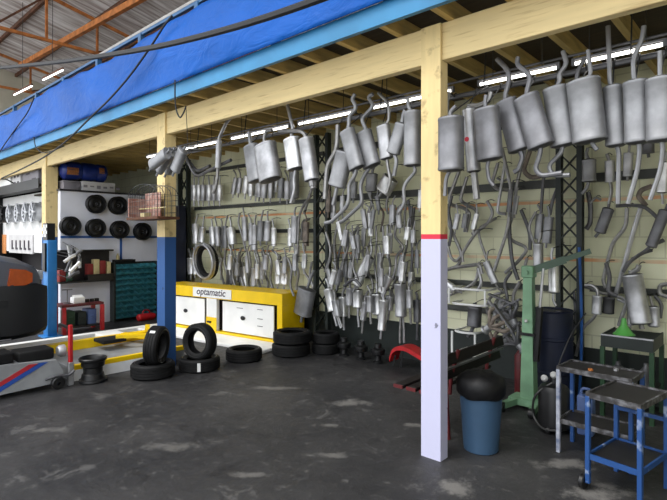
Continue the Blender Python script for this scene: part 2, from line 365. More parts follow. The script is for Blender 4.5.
bm = B(); boxr(bm, -13.7, .8, 2.89, 2.93, 3.13, 3.285); o = obj('fascia_board', bm, 'lift_blue', None, False); MAT['fascia'] = None
mat('fascia_blue', srgb(52, 136, 186), .5, 0, .2, 3); o.data.materials[0] = MAT['fascia_blue']; o['kind'] = 'structure'; o.name = 'trim_3'
# roof with ribs
def roofz(y): return 6.35-.2*(y-3.5)
def roof_part(xa, xb, ya, name):
    bm = B(); rows = []; nx = int((xb-xa)*7.5)
    for i in range(nx+1):
        X = xa+(xb-xa)*i/nx; off = .03 if i % 2 else 0
        rows.append([Vector((X, ya, roofz(ya)+off)), Vector((X, 7.7, roofz(7.7)+off)), Vector((X, 7.7, roofz(7.7)+off+.05)), Vector((X, ya, roofz(ya)+off+.05))])
    loft(bm, rows); return struct(name, bm, 'roof_sheet')
roof = roof_part(-16, -4.4, 1.0, 'roof_far'); roof_part(-4.4, 4, .6, 'roof_near')
for y in (2.6, 3.5, 4.4, 5.3, 6.2):
    bm = B(); boxr(bm, -16, 3, y-.03, y+.03, roofz(y)-.09, roofz(y)-.01); obj('purlin', bm, 'rust_dark', roof, False)
def truss(X, label):
    t = thing('roof_truss', label, 'roof truss', (X, 4, 5.3), 0, 'rusty roof trusses')
    bm = B(); beam(bm, (0, -2.9, .07), (0, 3.5, .07), .055); obj('bottom_chord', bm, 'rust', t, False)
    bm = B(); beam(bm, (0, -2.9, roofz(1.1)-5.3-.14), (0, 3.5, roofz(7.5)-5.3-.14), .055); obj('top_chord', bm, 'rust', t, False)
    ys = [-2.8, -2.3, -1.45, -.6, .35, 1.5, 2.5]
    for k, y in enumerate(ys):
        bm = B(); beam(bm, (0, y, .1), (0, y, roofz(y+4)-5.3-.16), .042); obj('web_post', bm, 'rust', t, False)
        if k % 2 == 0 and k+1 < len(ys):
            bm = B(); beam(bm, (0, y, .1), (0, ys[k+1], roofz(ys[k+1]+4)-5.3-.16), .035); obj('web_brace', bm, 'rust_dark', t, False)
truss(-10.5, 'rusty steel roof truss nearer the camera, crossing above the blue tarp')
truss(-14.6, 'rusty steel roof truss farther off beside the far gable wall')
bm = B(); beam(bm, onY(20, 66, 3.9), onY(150, -7, 3.9), .08, .11); o = obj('roof_girder', bm, 'rust', None, False)
tag(o, 'long orange-rusted girder under the roof running along the shed', 'girder')
for i, (a, b) in enumerate((((43, 80), (63, 70)), ((14, 95), (32, 86)))):
    p, q = onY(*a, 3.3), onY(*b, 3.3)
    t = thing('roof_lamp', ['lit white tube lamp under the roof, nearer the rusty girder', 'lit white tube lamp low beside the gable wall'][i], 'lamp', (p+q)/2, 0, 'tube lamps under the roof')
    c = (p+q)/2; bm = B(); beam(bm, p-c, q-c, .022); obj('lamp_tube', bm, 'roof_tube', t)
    bm = B(); beam(bm, p-c+Vector((0, 0, .03)), q-c+Vector((0, 0, .03)), .035); obj('lamp_housing', bm, 'rust_dark', t); bm = B(); beam(bm, (0, 0, .03), (0, 0, roofz(3.3)-c.z), .008); obj('lamp_rod', bm, 'wire', t)
pa, pb = onY(95, 56, 2.98), onY(210, -6, 2.98); pa.z = pb.z = 4.139
bm = B(); tube(bm, [pa, pb], .022)
o = obj('conduit_pipe', bm, 'conduit'); tag(o, 'pale conduit pipe lying along the top of the blue rail', 'pipe')

# mezzanine guard rail
rail = thing('guard_rail', 'blue steel guard rail along the mezzanine edge above the tarp', 'railing', (-6, 2.98, 3.3))
bm = B(); boxr(bm, -7.7, 6.8, -.02, .02, .78, .815); obj('top_rail', bm, 'rail_blue', rail, False)
bm = B(); boxr(bm, -7.7, 6.8, -.016, .016, .62, .65); obj('lower_rail', bm, 'rail_blue', rail, False)
for k in range(12):
    X = -7.4+1.25*k; bm = B(); boxr(bm, X-.035, X+.035, -.03, .03, 0, .80); obj('rail_post', bm, 'rail_blue', rail, False)
# the tarp
bm = B(); nxt, nz = 190, 14; g = []
for i in range(nxt+1):
    X = -13.6+14.3*i/nxt; col = []
    sag = .02*math.sin(X*5.02)**2 + .03*math.sin(X*1.7)
    for j in range(nz+1):
        v = j/nz; z = 3.27+(.68-sag)*v
        y = 2.855+.045*math.sin(X*2.1+v*3)*v*(1-v)*2+.008*math.sin(X*7+5*v)*math.sin(PI*v)+.02*v - .02*math.sin(PI*v)
        col.append(bm.verts.new((X, y, z)))
    g.append(col)
for i in range(nxt):
    for j in range(nz): bm.faces.new((g[i][j], g[i+1][j], g[i+1][j+1], g[i][j+1]))
tp = obj('tarpaulin', bm, 'tarp'); so = tp.modifiers.new('thickness', 'SOLIDIFY'); so.thickness = .006
tag(tp, 'bright blue wrinkled tarpaulin hung along the mezzanine rail', 'tarpaulin')
# boxes stacked on the mezzanine behind the rail
for i, (px, w, h) in enumerate(((100, .5, .42), (203, .45, .75), (226, .45, .55), (128, .35, .5))):
    p = onY(px, 40, 3.6); o = simple('carton', lambda bm: boxr(bm, p.x-w/2, p.x+w/2, 3.4, 3.9, 3.3, 3.3+.55+h*.4), 'rust', None, False, .01); at_base(o, (p.x, 3.65, 3.3))
    tag(o, ['rust-brown carton on the mezzanine behind the lowest length of blue rail', 'tall rust-brown carton behind the blue rail, just left of its twin near the crossing cable', 'rust-brown carton behind the blue rail, nearest the camera', 'narrow rust-brown carton behind the blue rail midway'][i], 'box', 'cartons on the mezzanine')

# posts, beam
def post(x, w, d, m, label):
    bm = B(); loft(bm, [[Vector((x, y, z)) for y, z in ((0, 0), (d, 0), (d, 2.862), (.022, 2.862), (.022, 3.125), (0, 3.125))] for x in (-w/2, w/2)]); bevel(bm, .003, 1)
    o = obj('wooden_post', bm, m, None, True); o.location = (x, BY-.005, 0); tag(o, label, 'post', 'wooden posts under the long beam'); return o
post(-1.905, .16, .1, 'post_white', 'square post of bare wood painted white below a thin red band')
post(-5.73, .19, .15, 'post_blue', 'square post of bare wood with blue lower half beside the yellow cabinet')
post(-9.85, .2, .2, 'post_blue', 'square bare wood post at the far end beside the white shop front')
bm = B(); boxr(bm, -7.0, 7.1, 0, .07, 0, .265); bevel(bm, .004, 1); o = obj('wooden_beam', bm, 'beam_wood'); o.location = (-6.4, BY+.02, 2.865)
tag(o, 'long pale timber beam carried on the posts under the mezzanine', 'beam')
# lift column at the far left
t = thing('lift_column', 'bright blue lift column with chequered band standing beside the grey car', 'lift column', (onZ(45.5, 337).x, 2.9, 0))
bm = B(); boxr(bm, -.10, .10, -.07, .07, .02, 1.55); bevel(bm, .01); obj('column_body', bm, 'lift_blue', t)
bm = B(); boxr(bm, -.16, .16, -.13, .13, 0, .02); obj('base_plate', bm, 'lift_blue', t)
bm = B(); boxr(bm, -.06, .06, -.10, -.07, 1.05, 1.5); obj('control_box', bm, 'black_plastic', t)
for r in range(4):
    for c in range(4):
        if (r+c) % 2 == 0:
            bm = B(); boxr(bm, -.13+.05*c, -.08+.05*c, -.075, -.065, 1.6+.05*r, 1.65+.05*r); obj('check_square', bm, 'white_paint', t)
bm = B(); boxr(bm, -.13, .07, -.068, .05, 1.55, 1.82); obj('check_board', bm, 'black_plastic', t)

# wall rails (dark steel angle) in bays between the lattice columns
def wrail(x0, x1, z, label, h=.055, m='rail_steel'):
    bm = B(); boxr(bm, -(x1-x0)/2, (x1-x0)/2, -.03, 0, -h/2, h/2); boxr(bm, -(x1-x0)/2, (x1-x0)/2, -.06, -.03, -h/2, -h/2+.008)
    o = obj('wall_rail', bm, m, None, False); o.location = ((x0+x1)/2, WALL, z); tag(o, label, 'wall rail', 'steel rails fixed to the block wall')
XL, XM, XR = onY(186, 237, 5.4).x, onY(324, 237, 5.4).x, onY(571, 237, 5.4).x
HT = {2.87: 'top', 2.16: 'upper', 1.70: 'middle', 1.06: 'lower', .74: 'lowest'}
for (a, b, bay, zs) in ((XL+.12, XM-.12, 'above the yellow cabinet', (2.87, 2.16, 1.70)), (XM+.12, XR-.15, 'behind the white post', (2.87, 2.17, 1.05, .74)), (XR+.15, .6, 'above the green table', (2.2, 1.08))):
    for z in zs:
        k = min(HT, key=lambda q: abs(q-z)); wrail(a, b, z, f'dark steel {HT[k]} rail on the cream block wall {bay}', .09 if z > 2 and a > XM else .06)
# lattice columns against the wall
def lattice(x, w, label, top=3.12, m='green_dark'):
    t = thing('lattice_column', label, 'column', (x, 5.36, 0), 0, 'steel lattice columns at the wall')
    for s in (-1, 1):
        bm = B(); boxr(bm, s*w/2-.026, s*w/2+.026, -.04, .04, 0, top); obj('column_chord', bm, m, t, False)
    n = int(top/(w*1.05)); bm = B()
    for k in range(n):
        z0, z1 = top*k/n, top*(k+1)/n
        beam(bm, (-w/2, -.02, z0), (w/2, -.02, z1), .03, .012); beam(bm, (w/2, .02, z0), (-w/2, .02, z1), .03, .012)
    obj('column_lacing', bm, m, t, False); return t
lattice(XM, .24, 'dark lattice steel column between the yellow cabinet and white post')
lattice(XR, .2, 'dark green twin-chord steel column behind the green hoist')
lattice(XL, .30, 'dark lattice steel column beside the navy locker')
o = simple('steel_locker', lambda bm: boxr(bm, -.3, .27, -.15, .1, 0, 2.2), 'navy_paint', None, True, .01); o.location = (XL-.02, 5.15, 0)
tag(o, 'tall navy blue steel locker standing left of the cream wall', 'locker')

# the long hanging bar with its tube lamps
HB = 3.55
xb0, xb1 = onY(186, 150, HB).x, .6
bar = thing('hanging_bar', 'long twin steel pipe hung under the joists to carry mufflers', 'hanging bar', ((xb0+xb1)/2, HB, 2.70))
L = (xb1-xb0)/2
bm = B(); tube(bm, [(-L, 0, 0), (L, 0, 0)], .02); obj('bar_pipe', bm, 'steel_dark', bar)
bm = B(); tube(bm, [(-L-.75, .05, .13), (L, .05, .13)], .010); obj('upper_pipe', bm, 'steel_dark', bar)
for k in range(7):
    X = -L+.25+k*(2*L-.6)/6; bm = B(); beam(bm, (X, 0, 0), (X, .05, .43), .008); obj('suspension_rod', bm, 'wire', bar)
segs = ((147, 161), (184, 219), (231, 290), (298, 356), (372, 454), (478, 560), (572, 667))
def barz(px): return EYE + .3265*HB
for i, (a, b) in enumerate(segs):
    p, q = onY(a, 100, HB+.03), onY(b, 100, HB+.03); p.z = q.z = 2.765; c = (p+q)/2; h = (q-p).length/2
    if i == 0: p = onY(a, 155, HB+.03)
    t = thing('tube_lamp', f'lit fluorescent tube above the hanging bar, {nth(i)} counting from the far end', 'lamp', c, 0, 'fluorescent tubes along the bar')
    bm = B(); tube(bm, [(-h+.02, 0, 0), (h-.02, 0, 0)], .012, hollow=False); obj('lamp_tube', bm, 'glass_tube', t)
    bm = B(); boxr(bm, -h, h, -.011, .011, .022, .034); boxr(bm, -h, -h+.02, -.014, .014, -.014, .022); boxr(bm, h-.02, h, -.014, .014, -.014, .022); obj('lamp_batten', bm, 'steel_dark', t)
    for s in (-1, 1): bm = B(); beam(bm, (s*h*.6, 0, .03), (s*h*.6, 0, 3.13-c.z), .005); obj('lamp_rod', bm, 'wire', t, False)
# ------------------------------------------------------------------ depth search: nothing hung may pass through its neighbours
from mathutils.bvhtree import BVHTree
OBST = []
def leaves(o): return ([o] if o.type == 'MESH' else [])+[m for c in o.children for m in leaves(c)]
def solid(meshes, mtx):
    V, F = [], []
    for m in meshes:
        n = len(V); w = mtx(m); V += [w @ v.co for v in m.data.vertices]; F += [[n+i for i in p.vertices] for p in m.data.polygons]
    if not F: return None
    return (BVHTree.FromPolygons(V, F), [min(v[i] for v in V) for i in range(3)], [max(v[i] for v in V) for i in range(3)])
def hits(A, kinds=None):
    n = 0
    for name, Bv in OBST:
        if kinds and name in kinds: continue
        if any(A[1][k] > Bv[2][k] or Bv[1][k] > A[2][k] for k in range(3)): continue
        n += len(A[0].overlap(Bv[0]))
    return n
def note_all():
    bpy.context.view_layer.update(); OBST.clear()
    for o in list(SC.objects):
        if o.parent is None and o.get('kind') != 'structure' and o.type in ('MESH', 'EMPTY'):
            a = solid(leaves(o), lambda m: m.matrix_world)
            if a: OBST.append((o.name.split('.')[0], a))
def is_wire(m): return m.name.split('.')[0] == 'hanging_wire'
def fit(build, cands, row=None):
    """build(depth) at the first depth where it touches nothing, else where it touches least"""
    st = RND.getstate(); tried = []
    def attempt(Y):
        RND.setstate(st); o = build(Y); loc = Matrix.Translation(o.location); ms = leaves(o)
        a = solid([m for m in ms if not is_wire(m)], lambda m: loc); w = solid([m for m in ms if is_wire(m)], lambda m: loc)
        sc = 10*hits(a)+(hits(w, ('wall_rail', 'hanging_bar', 'wooden_post')) if w else 0); return o, a, w, sc
    def drop(o):
        for m in leaves(o):
            d = m.data; bpy.data.objects.remove(m); bpy.data.meshes.remove(d)
        if o.name in bpy.data.objects: bpy.data.objects.remove(o)
        if row: ROWS[row].pop()
    for Y in cands:
        o, a, w, sc = attempt(Y)
        if sc == 0: break
        tried.append((sc, Y)); drop(o)
    else: o, a, w, sc = attempt(min(tried)[1])
    OBST.append(('hung', a))
    if w: OBST.append(('hung', w))
    return o
# ------------------------------------------------------------------ helpers for round things
def revolve(bm, prof, c=(0, 0, 0), axis=(0, 0, 1), seg=32, closed=True):
    """closed profile [(along axis, radius)] swept round the axis"""
    c = Vector(c); ax = Vector(axis).normalized(); u, v = frame(ax, Vector((0, 0, 1)) if abs(ax.z) < .9 else Vector((0, 1, 0)))
    vs = []
    for i in range(seg):
        a = 2*PI*i/seg; d = u*math.cos(a)+v*math.sin(a); vs.append([bm.verts.new(c+ax*s+d*r) for s, r in prof])
    n = len(prof)
    for i in range(seg):
        a, b = vs[i], vs[(i+1) % seg]
        for k in range(n if closed else n-1): j = (k+1) % n; bm.faces.new((a[k], a[j], b[j], b[k]))
def tyre(label, R, w, loc, tilt=None, group='tyres on the floor', mark=None):
    """tyre standing on loc; tilt None = lying flat, else (yaw, lean) standing upright"""
    o = thing('tyre', label, 'tyre', loc, 0, group); h = w/2; ri = R*.62
    tread = [(-h*.8, R*.965)]
    for k in range(4):
        a = -h*.74+k*h*.37*1.0; tread += [(a, R), (a+h*.28, R), (a+h*.285, R*.975), (a+h*.365, R*.975)]
    tread += [(h*.8, R*.965)]
    outer = [(-h*.72, ri), (-h*.95, R*.72), (-h, R*.82), (-h*.93, R*.92)]; oth = [(h*.93, R*.92), (h, R*.82), (h*.95, R*.72), (h*.72, ri)]
    inn = [(h*.62, ri*1.02), (h*.66, R*.78), (h*.6, R*.9), (-h*.6, R*.9), (-h*.66, R*.78), (-h*.62, ri*1.02)]
    rot = Matrix.Identity(4); z = h
    if tilt is not None: rot = Matrix.Rotation(tilt[0], 4, 'Z') @ Matrix.Rotation(tilt[1], 4, 'Y') @ Matrix.Rotation(PI/2, 4, 'Y'); z = R*abs(math.cos(tilt[1]))+h*abs(math.sin(tilt[1]))
    bm = B(); revolve(bm, outer+tread[1:-1]+oth+inn, seg=44)
    bmesh.ops.transform(bm, matrix=Matrix.Translation((0, 0, z)) @ rot, verts=bm.verts[:]); obj('tyre_casing', bm, 'rubber', o)
    bm = B(); revolve(bm, [(h*1.0, R*.80), (h*1.02, R*.81), (h*1.0, R*.84)], seg=44); revolve(bm, [(-h*1.0, R*.80), (-h*1.02, R*.81), (-h*1.0, R*.84)], seg=44)
    bmesh.ops.transform(bm, matrix=Matrix.Translation((0, 0, z)) @ rot, verts=bm.verts[:]); obj('sidewall_ring', bm, 'black_plastic', o)
    if mark:
        a, wid = mark; bm = B(); vs = []
        for s in (-.5, .5):
            for k in range(4):
                t = a+s*.0+(k-1.5)*.05; d = Vector((math.cos(t), math.sin(t), 0))
                vs.append(d*R*1.012+Vector((0, 0, s*wid)))
        v = [bm.verts.new(p) for p in vs]
        for k in range(3): bm.faces.new((v[k], v[k+1], v[k+5], v[k+4]))
        bmesh.ops.transform(bm, matrix=Matrix.Translation((0, 0, z)) @ rot, verts=bm.verts[:]); bmesh.ops.solidify(bm, geom=bm.faces[:], thickness=.002); lb = obj('paper_label', bm, 'sticker', o); lb['label'] = 'white paper label on the tread'
    return o
def g(px, py): return onZ(px, py)
def centre(px, py, r):
    """centre on the floor of a round thing whose nearest edge touches the floor at the pixel"""
    p = g(px, py); d = Vector((p.x, p.y, 0)).normalized(); return p+d*r
T1 = centre(153, 381.5, .245); T3 = centre(199.5, 374, .245); T5 = centre(244, 364, .235); T6 = centre(291, 358.5, .255)
tyre('tyre lying flat before the labelled upright tyre, beside the black steel rim', .245, .165, T1, group='tyres lying on the floor')
tyre('upright tyre with white tread label, set in the flat tyre by the steel rim', .228, .16, (T1.x+.03, T1.y+.03, .115), (.68, .05), mark=(-2.5, .06))
tyre('tyre lying flat with a white tread label, before the upright tyre with open hole', .245, .15, T3, mark=(-.6, .10))
tyre('upright tyre seen through its open hole, standing before the yellow cabinet', .222, .15, (T3.x+.0, T3.y+.0, .105), (-1.28, -.05))
tyre('single tyre lying flat on its own before the yellow cabinet', .235, .155, T5)
tyre('lower tyre of the two stacked at the right end of the yellow cabinet', .26, .16, T6)
tyre('upper tyre of the two stacked at the right end of the yellow cabinet', .26, .16, (T6.x+.012, T6.y+.01, .1655))
tyre('tyre lying in the dark behind the stack of two, beside the lattice column', .19, .14, (-4.735, 5.06, 0)); tyre('tyre lying on the one behind the stack of two', .19, .14, (-4.73, 5.062, .1455))

def steel_wheel(bm_r, bm_d, R, w, mtx):
    h = w/2
    revolve(bm_r, [(-h, R), (-h+.012, R*.985), (-h+.03, R*.90), (-.012, R*.80), (.02, R*.80), (h-.035, R*.90), (h-.012, R*.985), (h, R), (h+.004, R*.985), (h-.012, R*.94), (h-.04, R*.86), (.01, R*.76), (-.014, R*.76), (-h+.04, R*.86), (-h+.01, R*.95), (-h-.004, R*.985)], seg=36)
    revolve(bm_d, [(h*.2, R*.80), (h*.55, R*.62), (h*.62, R*.45), (h*.35, R*.36), (h*.40, R*.17), (h*.2, R*.16), (h*.18, R*.36), (h*.45, R*.45), (h*.38, R*.62), (h*.05, R*.80)], seg=36)
    for k in range(8):
        a = k*PI/4; bmesh.ops.create_cone(bm_d, cap_ends=True, segments=8, radius1=R*.06, radius2=R*.05, depth=.012, matrix=Matrix.Translation((R*.27*math.cos(a), R*.27*math.sin(a), h*.40)))
    for b in (bm_r, bm_d): bmesh.ops.transform(b, matrix=mtx, verts=b.verts[:])
def wheel(label, R, w, loc, axis, name='wheel', m='black_metal', group=None):
    o = thing(name, label, 'wheel rim', loc, 0, group); q = Vector(axis).to_track_quat('Z', 'Y').to_matrix().to_4x4(); a, b = B(), B(); steel_wheel(a, b, R, w, q)
    obj('wheel_rim', a, m, o); obj('wheel_disc', b, m, o); bm = B(); lathe(bm, Vector((-.0805, 0, 0)), (1, 0, 0), [(0, .012), (.10, .012)], 10); obj('wall_peg', bm, 'black_metal', o); return o
W0 = centre(93, 384.5, .135); o = thing('wheel', 'black steel rim lying flat on the floor beside the trolley jack', 'wheel rim', W0)
bm = B(); revolve(bm, [(0, .135), (.012, .145), (.03, .142), (.04, .122), (.09, .112), (.10, .100), (.16, .100), (.175, .118), (.225, .124), (.24, .143), (.26, .147), (.27, .138), (.262, .130), (.24, .118), (.18, .108), (.165, .090), (.10, .090), (.04, .11), (.01, .122)], seg=40); obj('wheel_rim', bm, 'black_metal', o)
bm = B(); revolve(bm, [(.14, .095), (.17, .07), (.16, .05), (.175, .03), (.165, .03), (.15, .05), (.155, .07), (.125, .095)], seg=30); obj('wheel_disc', bm, 'black_metal', o)
tops = ((96, 204), (118, 205.5), (137.6, 208)); lows = ((70.3, 226), (95.7, 228), (119.7, 229.6), (142.5, 231.5))
for row, pts in (('upper', tops), ('lower', lows)):
    for k, (a, b) in enumerate(pts):
        p = onX(a, b, ENDX+.08); wheel(f'black steel wheel hung on the grey wall, {nth(k)} from left of the {row} row', .172, .11, p, (1, 0, 0), group='black wheels hung on the end wall')
        bpy.context.view_layer.objects.active = None
for k, (a, b) in enumerate(((4, 214.5), (12, 214), (20.5, 213), (28.5, 212.5), (36, 212))):
    p = onY(a, b, 3.42); o = thing('wheel', ['black steel wheel on the white shop front, farthest left', 'silver alloy wheel on the white shop front, next to the black wheel', 'silver alloy wheel on the white shop front, second from black wheel', 'silver alloy wheel on the white shop front, third from black wheel', 'dull alloy wheel on the white shop front, nearest the wooden post'][k], 'wheel rim', p, 0, 'wheels on the shop front')
    m = 'alloy' if k else 'black_metal'; R = .21
    bm = B(); revolve(bm, [(-.07, R), (-.05, R*.9), (.05, R*.9), (.07, R), (.06, R*.86), (-.06, R*.84)], axis=(0, -1, 0), seg=30); obj('wheel_rim', bm, m, o)
    bm = B(); lathe(bm, (0, 0, 0), (0, -1, 0), [(0, R*.24), (.06, R*.24), (.075, R*.12)], 16)
    for s in range(7):
        a = 2*PI*s/7; beam(bm, (R*.15*math.cos(a), -.045, R*.15*math.sin(a)), (R*.9*math.cos(a), -.055, R*.9*math.sin(a)), .045, .025)
    obj('wheel_spokes', bm, m, o); bm = B(); lathe(bm, (0, .086, 0), (0, -1, 0), [(0, .012), (.1, .012)], 10); obj('wall_peg', bm, 'black_metal', o)

# ------------------------------------------------------------------ yellow cabinet
CR = Vector((-5.41, 4.86)); ang = math.atan2(.31, 2.57); cd = Vector((math.cos(ang), math.sin(ang)))
def cx(px):
    d = ray(px, 237); det = d[0]*(-cd.y)+d[1]*cd.x      # solve t*d = CR + s*cd
    s = (d[0]*CR.y-d[1]*CR.x)/(d[1]*cd.x-d[0]*cd.y); return s
CL = cx(160)
cab = thing('display_cabinet', 'long low yellow cabinet with white doors and a name board on its top edge', 'cabinet', (CR.x, CR.y, .001), ang)
bm = B(); boxr(bm, CL, 0, 0, .52, .60, .775); boxr(bm, -.10, 0, 0, .52, .05, .60); boxr(bm, CL, CL+.08, 0, .52, .05, .60); boxr(bm, CL, 0, .0, .52, .05, .085); boxr(bm, CL, 0, .49, .52, .05, .60); bevel(bm, .004, 1); obj('cabinet_body', bm, 'yellow_paint', cab)
d0, d1, d2, d3 = cx(203), cx(221), cx(206.5), cx(216.5)
bm = B(); boxr(bm, d2, d3, .0, .06, .085, .60); pil = obj('divider_panel', bm, 'white_paint', cab, False)
bm = B(); boxr(bm, d2-.002, d3+.002, -.006, .0, .085, .30); q = obj('divider_plate', bm, 'yellow_paint', pil, False); q['label'] = 'yellow lower half of the divider'
bm = B(); boxr(bm, d2+.04, d2+.12, -.03, -.006, .21, .235); obj('bolt_latch', bm, 'black_metal', pil)
for (a, b, hx, nm) in ((CL+.10, d0, cx(184.5), 0), (d1, -.19, cx(241.8), 1)):
    bm = B(); boxr(bm, a, b, .03, .05, .10, .575); bevel(bm, .004, 1); dr = obj('cabinet_door', bm, 'white_paint', cab)
    bm = B(); lathe(bm, (hx, .03, .345), (0, -1, 0), [(0, .03), (.012, .034), (.02, .02)], 16, 1.5); obj('door_handle', bm, 'black_plastic', dr)
    if nm:
        bm = B()
        for (u0, u1, z) in ((.30, .42, .49), (.70, .80, .50), (.70, .80, .36), (.70, .80, .25)): boxr(bm, a+(b-a)*u0, a+(b-a)*u1, .026, .031, z, z+.008)
        obj('door_print', bm, 'ink', dr, False)
bm = B(); boxr(bm, CL+.08, -.10, .12, .14, .085, .60); obj('back_panel', bm, 'shelf_dark', cab, False)
s0, s1 = cx(193.5), cx(231.5); bm = B(); boxr(bm, s0, s1, -.012, 0, .615, .765); sg = obj('name_board', bm, 'white_paint', cab, False)
def words_mesh(name, text, size, m, parent, loc, rot, shear=0., thick=.002, sx=1.):
    cu = bpy.data.curves.new(name, 'FONT'); cu.body = text; cu.size = size; cu.align_x = 'CENTER'; cu.align_y = 'CENTER'; cu.extrude = thick; cu.shear = shear; cu.offset = size*.012
    tmp = bpy.data.objects.new(name+'_tmp', cu); COL.objects.link(tmp); dg = bpy.context.evaluated_depsgraph_get(); me = bpy.data.meshes.new_from_object(tmp.evaluated_get(dg)); bpy.data.objects.remove(tmp)
    me.transform(Matrix.Diagonal((sx, 1, 1, 1))); me.materials.clear(); me.materials.append(MAT[m]); o = bpy.data.objects.new(name, me); COL.objects.link(o); o.parent = parent; o.location = loc; o.rotation_euler = rot; return o
words_mesh('lettering', 'optamatic', .155, 'ink', sg, ((s0+s1)/2-.02, -.013, .70), (PI/2, 0, 0), .15, sx=1.12)
bm = B(); boxr(bm, CL, .05, -.46, .55, 0, .05); bevel(bm, .01, 1); o = obj('platform', bm, 'white_paint'); o.location = (CR.x, CR.y, 0); o.rotation_euler = (0, 0, ang); tag(o, 'low white painted platform under the yellow cabinet', 'platform')

# ------------------------------------------------------------------ alignment platform and yellow lift rails at the left
px0 = -5.86
pl = thing('lift_platform', 'low grey and white lift platform with yellow rails in the far bay', 'vehicle lift', (px0, 2.6, 0))
bm = B(); boxr(bm, -.95, 0, -.45, .95, 0, .15); bevel(bm, .006, 1); obj('platform_deck', bm, 'platform_grey', pl)
bm = B(); boxr(bm, 0, .012, -.45, .52, .0, .125); obj('side_plate', bm, 'white_paint', pl, False)
bm = B(); boxr(bm, -.05, .014, -.45, .97, .125, .175); r_ = obj('yellow_rail', bm, 'yellow_paint', pl, False)
bm = B(); boxr(bm, -1.0, -.90, -.45, .95, .14, .26); obj('yellow_rail', bm, 'yellow_paint', pl, False)
bm = B(); box(bm, (-.72, .66, .25), (.5, .08, .05), Matrix.Rotation(.35, 4, 'Z')); box(bm, (-.5, .52, .30), (.08, .46, .04), Matrix.Rotation(-.5, 4, 'Z')); box(bm, (-.80, .85, .32), (.34, .06, .05), Matrix.Rotation(-.5, 4, 'Z')); box(bm, (-.82, .62, .24), (.07, .5, .06)); obj('swing_arm', bm, 'yellow_paint', pl, False)
bm = B(); boxr(bm, -.82, -.52, .12, .42, .24, .285); bevel(bm, .01); obj('rubber_pad', bm, 'rubber', pl)
bm = B(); boxr(bm, -8.32, -8.18, -.5, 4.6, 0, .06); struct('trim_4', bm, 'white_paint')
bm = B(); boxr(bm, -8.18, -7.0, 3.35, 3.72, 0, .06); bevel(bm, .01, 1); o = obj('platform', bm, 'white_paint'); tag(o, 'low white step beyond the yellow lift rails, behind the blue-footed post', 'platform')

# ------------------------------------------------------------------ trolley with striped side
tj = thing('trolley_jack', 'grey trolley jack with red and blue slanted stripes beside the car', 'jack', (-5.72, 1.55, 0))
bm = B(); prof = [(-1.3, .02), (.42, .06), (.47, .16), (.40, .30), (-.02, .33), (-1.3, .36)]
loft(bm, [[Vector((x, y, z)) for y, z in prof] for x in (-.40, 0)]); bevel(bm, .012); obj('jack_body', bm, 'platform_grey', tj)
for nm, m, off in (('red_stripe', 'stripe_red', 0), ('blue_stripe', 'stripe_blue', .105)):
    bm = B(); loft(bm, [[Vector((x, y, z)) for y, z in ((-.32+off, .075), (-.22+off, .08), (.23+off*.85, .295), (.14+off*.85, .30))] for x in (.001, .006)]); obj(nm, bm, m, tj, False)
for (y0, y1, z0, z1, x0, x1) in ((-.9, .02, .33, .44, -.34, -.04), (.06, .40, .31, .42, -.32, -.06)):
    bm = B(); boxr(bm, x0, x1, y0, y1, z0, z1); bevel(bm, .02, 3); obj('rubber_block', bm, 'rubber', tj)
bm = B(); lathe(bm, (-.1, .44, .37), (0, 1, 0), [(0, .05), (.03, .065), (.07, .065), (.09, .03)], 18); obj('end_knob', bm, 'steel', tj)
bm = B(); revolve(bm, [(-.03, .02), (-.03, .055), (-.02, .065), (.02, .065), (.03, .055), (.03, .02)], (.035, .40, .066), (1, 0, 0), 22); obj('jack_wheel', bm, 'black_plastic', tj)
bm = B(); tube(bm, [(.03, .28, .12), (.05, .40, .15), (.05, .5, .12), (.05, .56, .17)], .014); obj('wheel_fork', bm, 'steel_dark', tj)
hp = g(70.5, 385)-Vector((-5.72, 1.55, 0)); bm = B(); boxr(bm, hp.x-.022, hp.x+.022, hp.y-.02, hp.y+.02, .24, .65); bevel(bm, .006, 1); obj('jack_lever', bm, 'red_paint', tj)
bm = B(); boxr(bm, hp.x-.028, hp.x+.028, hp.y-.028, hp.y+.028, 0, .25); bevel(bm, .006, 1); obj('lever_socket', bm, 'steel', tj)
bm = B(); tube(bm, [(-.06, -.25, .44), (-.08, -.25, .62)], .008); tube(bm, [(-.1, -.42, .56), (-.06, .0, .57)], .006); obj('thin_rod', bm, 'steel_dark', tj)
bm = B(); tube(bm, [(hp.x, hp.y, .61), (hp.x-.42, hp.y+.04, .60)], .018); obj('handle_bar', bm, 'black_metal', tj)

# ------------------------------------------------------------------ the car (front corner in view)
car = thing('car', 'dark grey older saloon car with amber corner lamp at the picture edge', 'car', (-7.14, 0, .17))
XC = .80
def section(y, zb, zt, w, crown, n=11):
    """half-rounded body section across the car at y"""
    pts = [Vector((-w*.96, y, zb))]
    for k in range(n):
        s = -1+2*k/(n-1); x = w*math.copysign(abs(math.sin(s*PI/2))**.75, s); e = 1-abs(s)**6
        pts.append(Vector((x, y, zt-crown*(abs(s)**3)*1.0 - (1-e)*.16)))
    pts.append(Vector((w*.96, y, zb))); return pts
bm = B(); st = [(2.04, .62, 1.0, .70, .05), (1.98, .52, 1.10, .745, .05), (1.80, .48, 1.19, .785, .05), (1.4, .46, 1.28, .80, .05), (.9, .46, 1.34, .80, .05), (.35, .46, 1.38, .80, .05), (-.6, .46, 1.30, .80, .05), (-1.5, .46, 1.28, .80, .05), (-2.1, .5, 1.2, .77, .05)]
loft(bm, [section(*s) for s in st]); obj('car_body', bm, 'car_paint', car)
bm = B(); st = [(2.10, .48, .70, .66), (2.085, .40, .86, .735), (1.96, .36, .90, .80), (1.7, .34, .90, .825), (1.45, .36, .88, .815)]
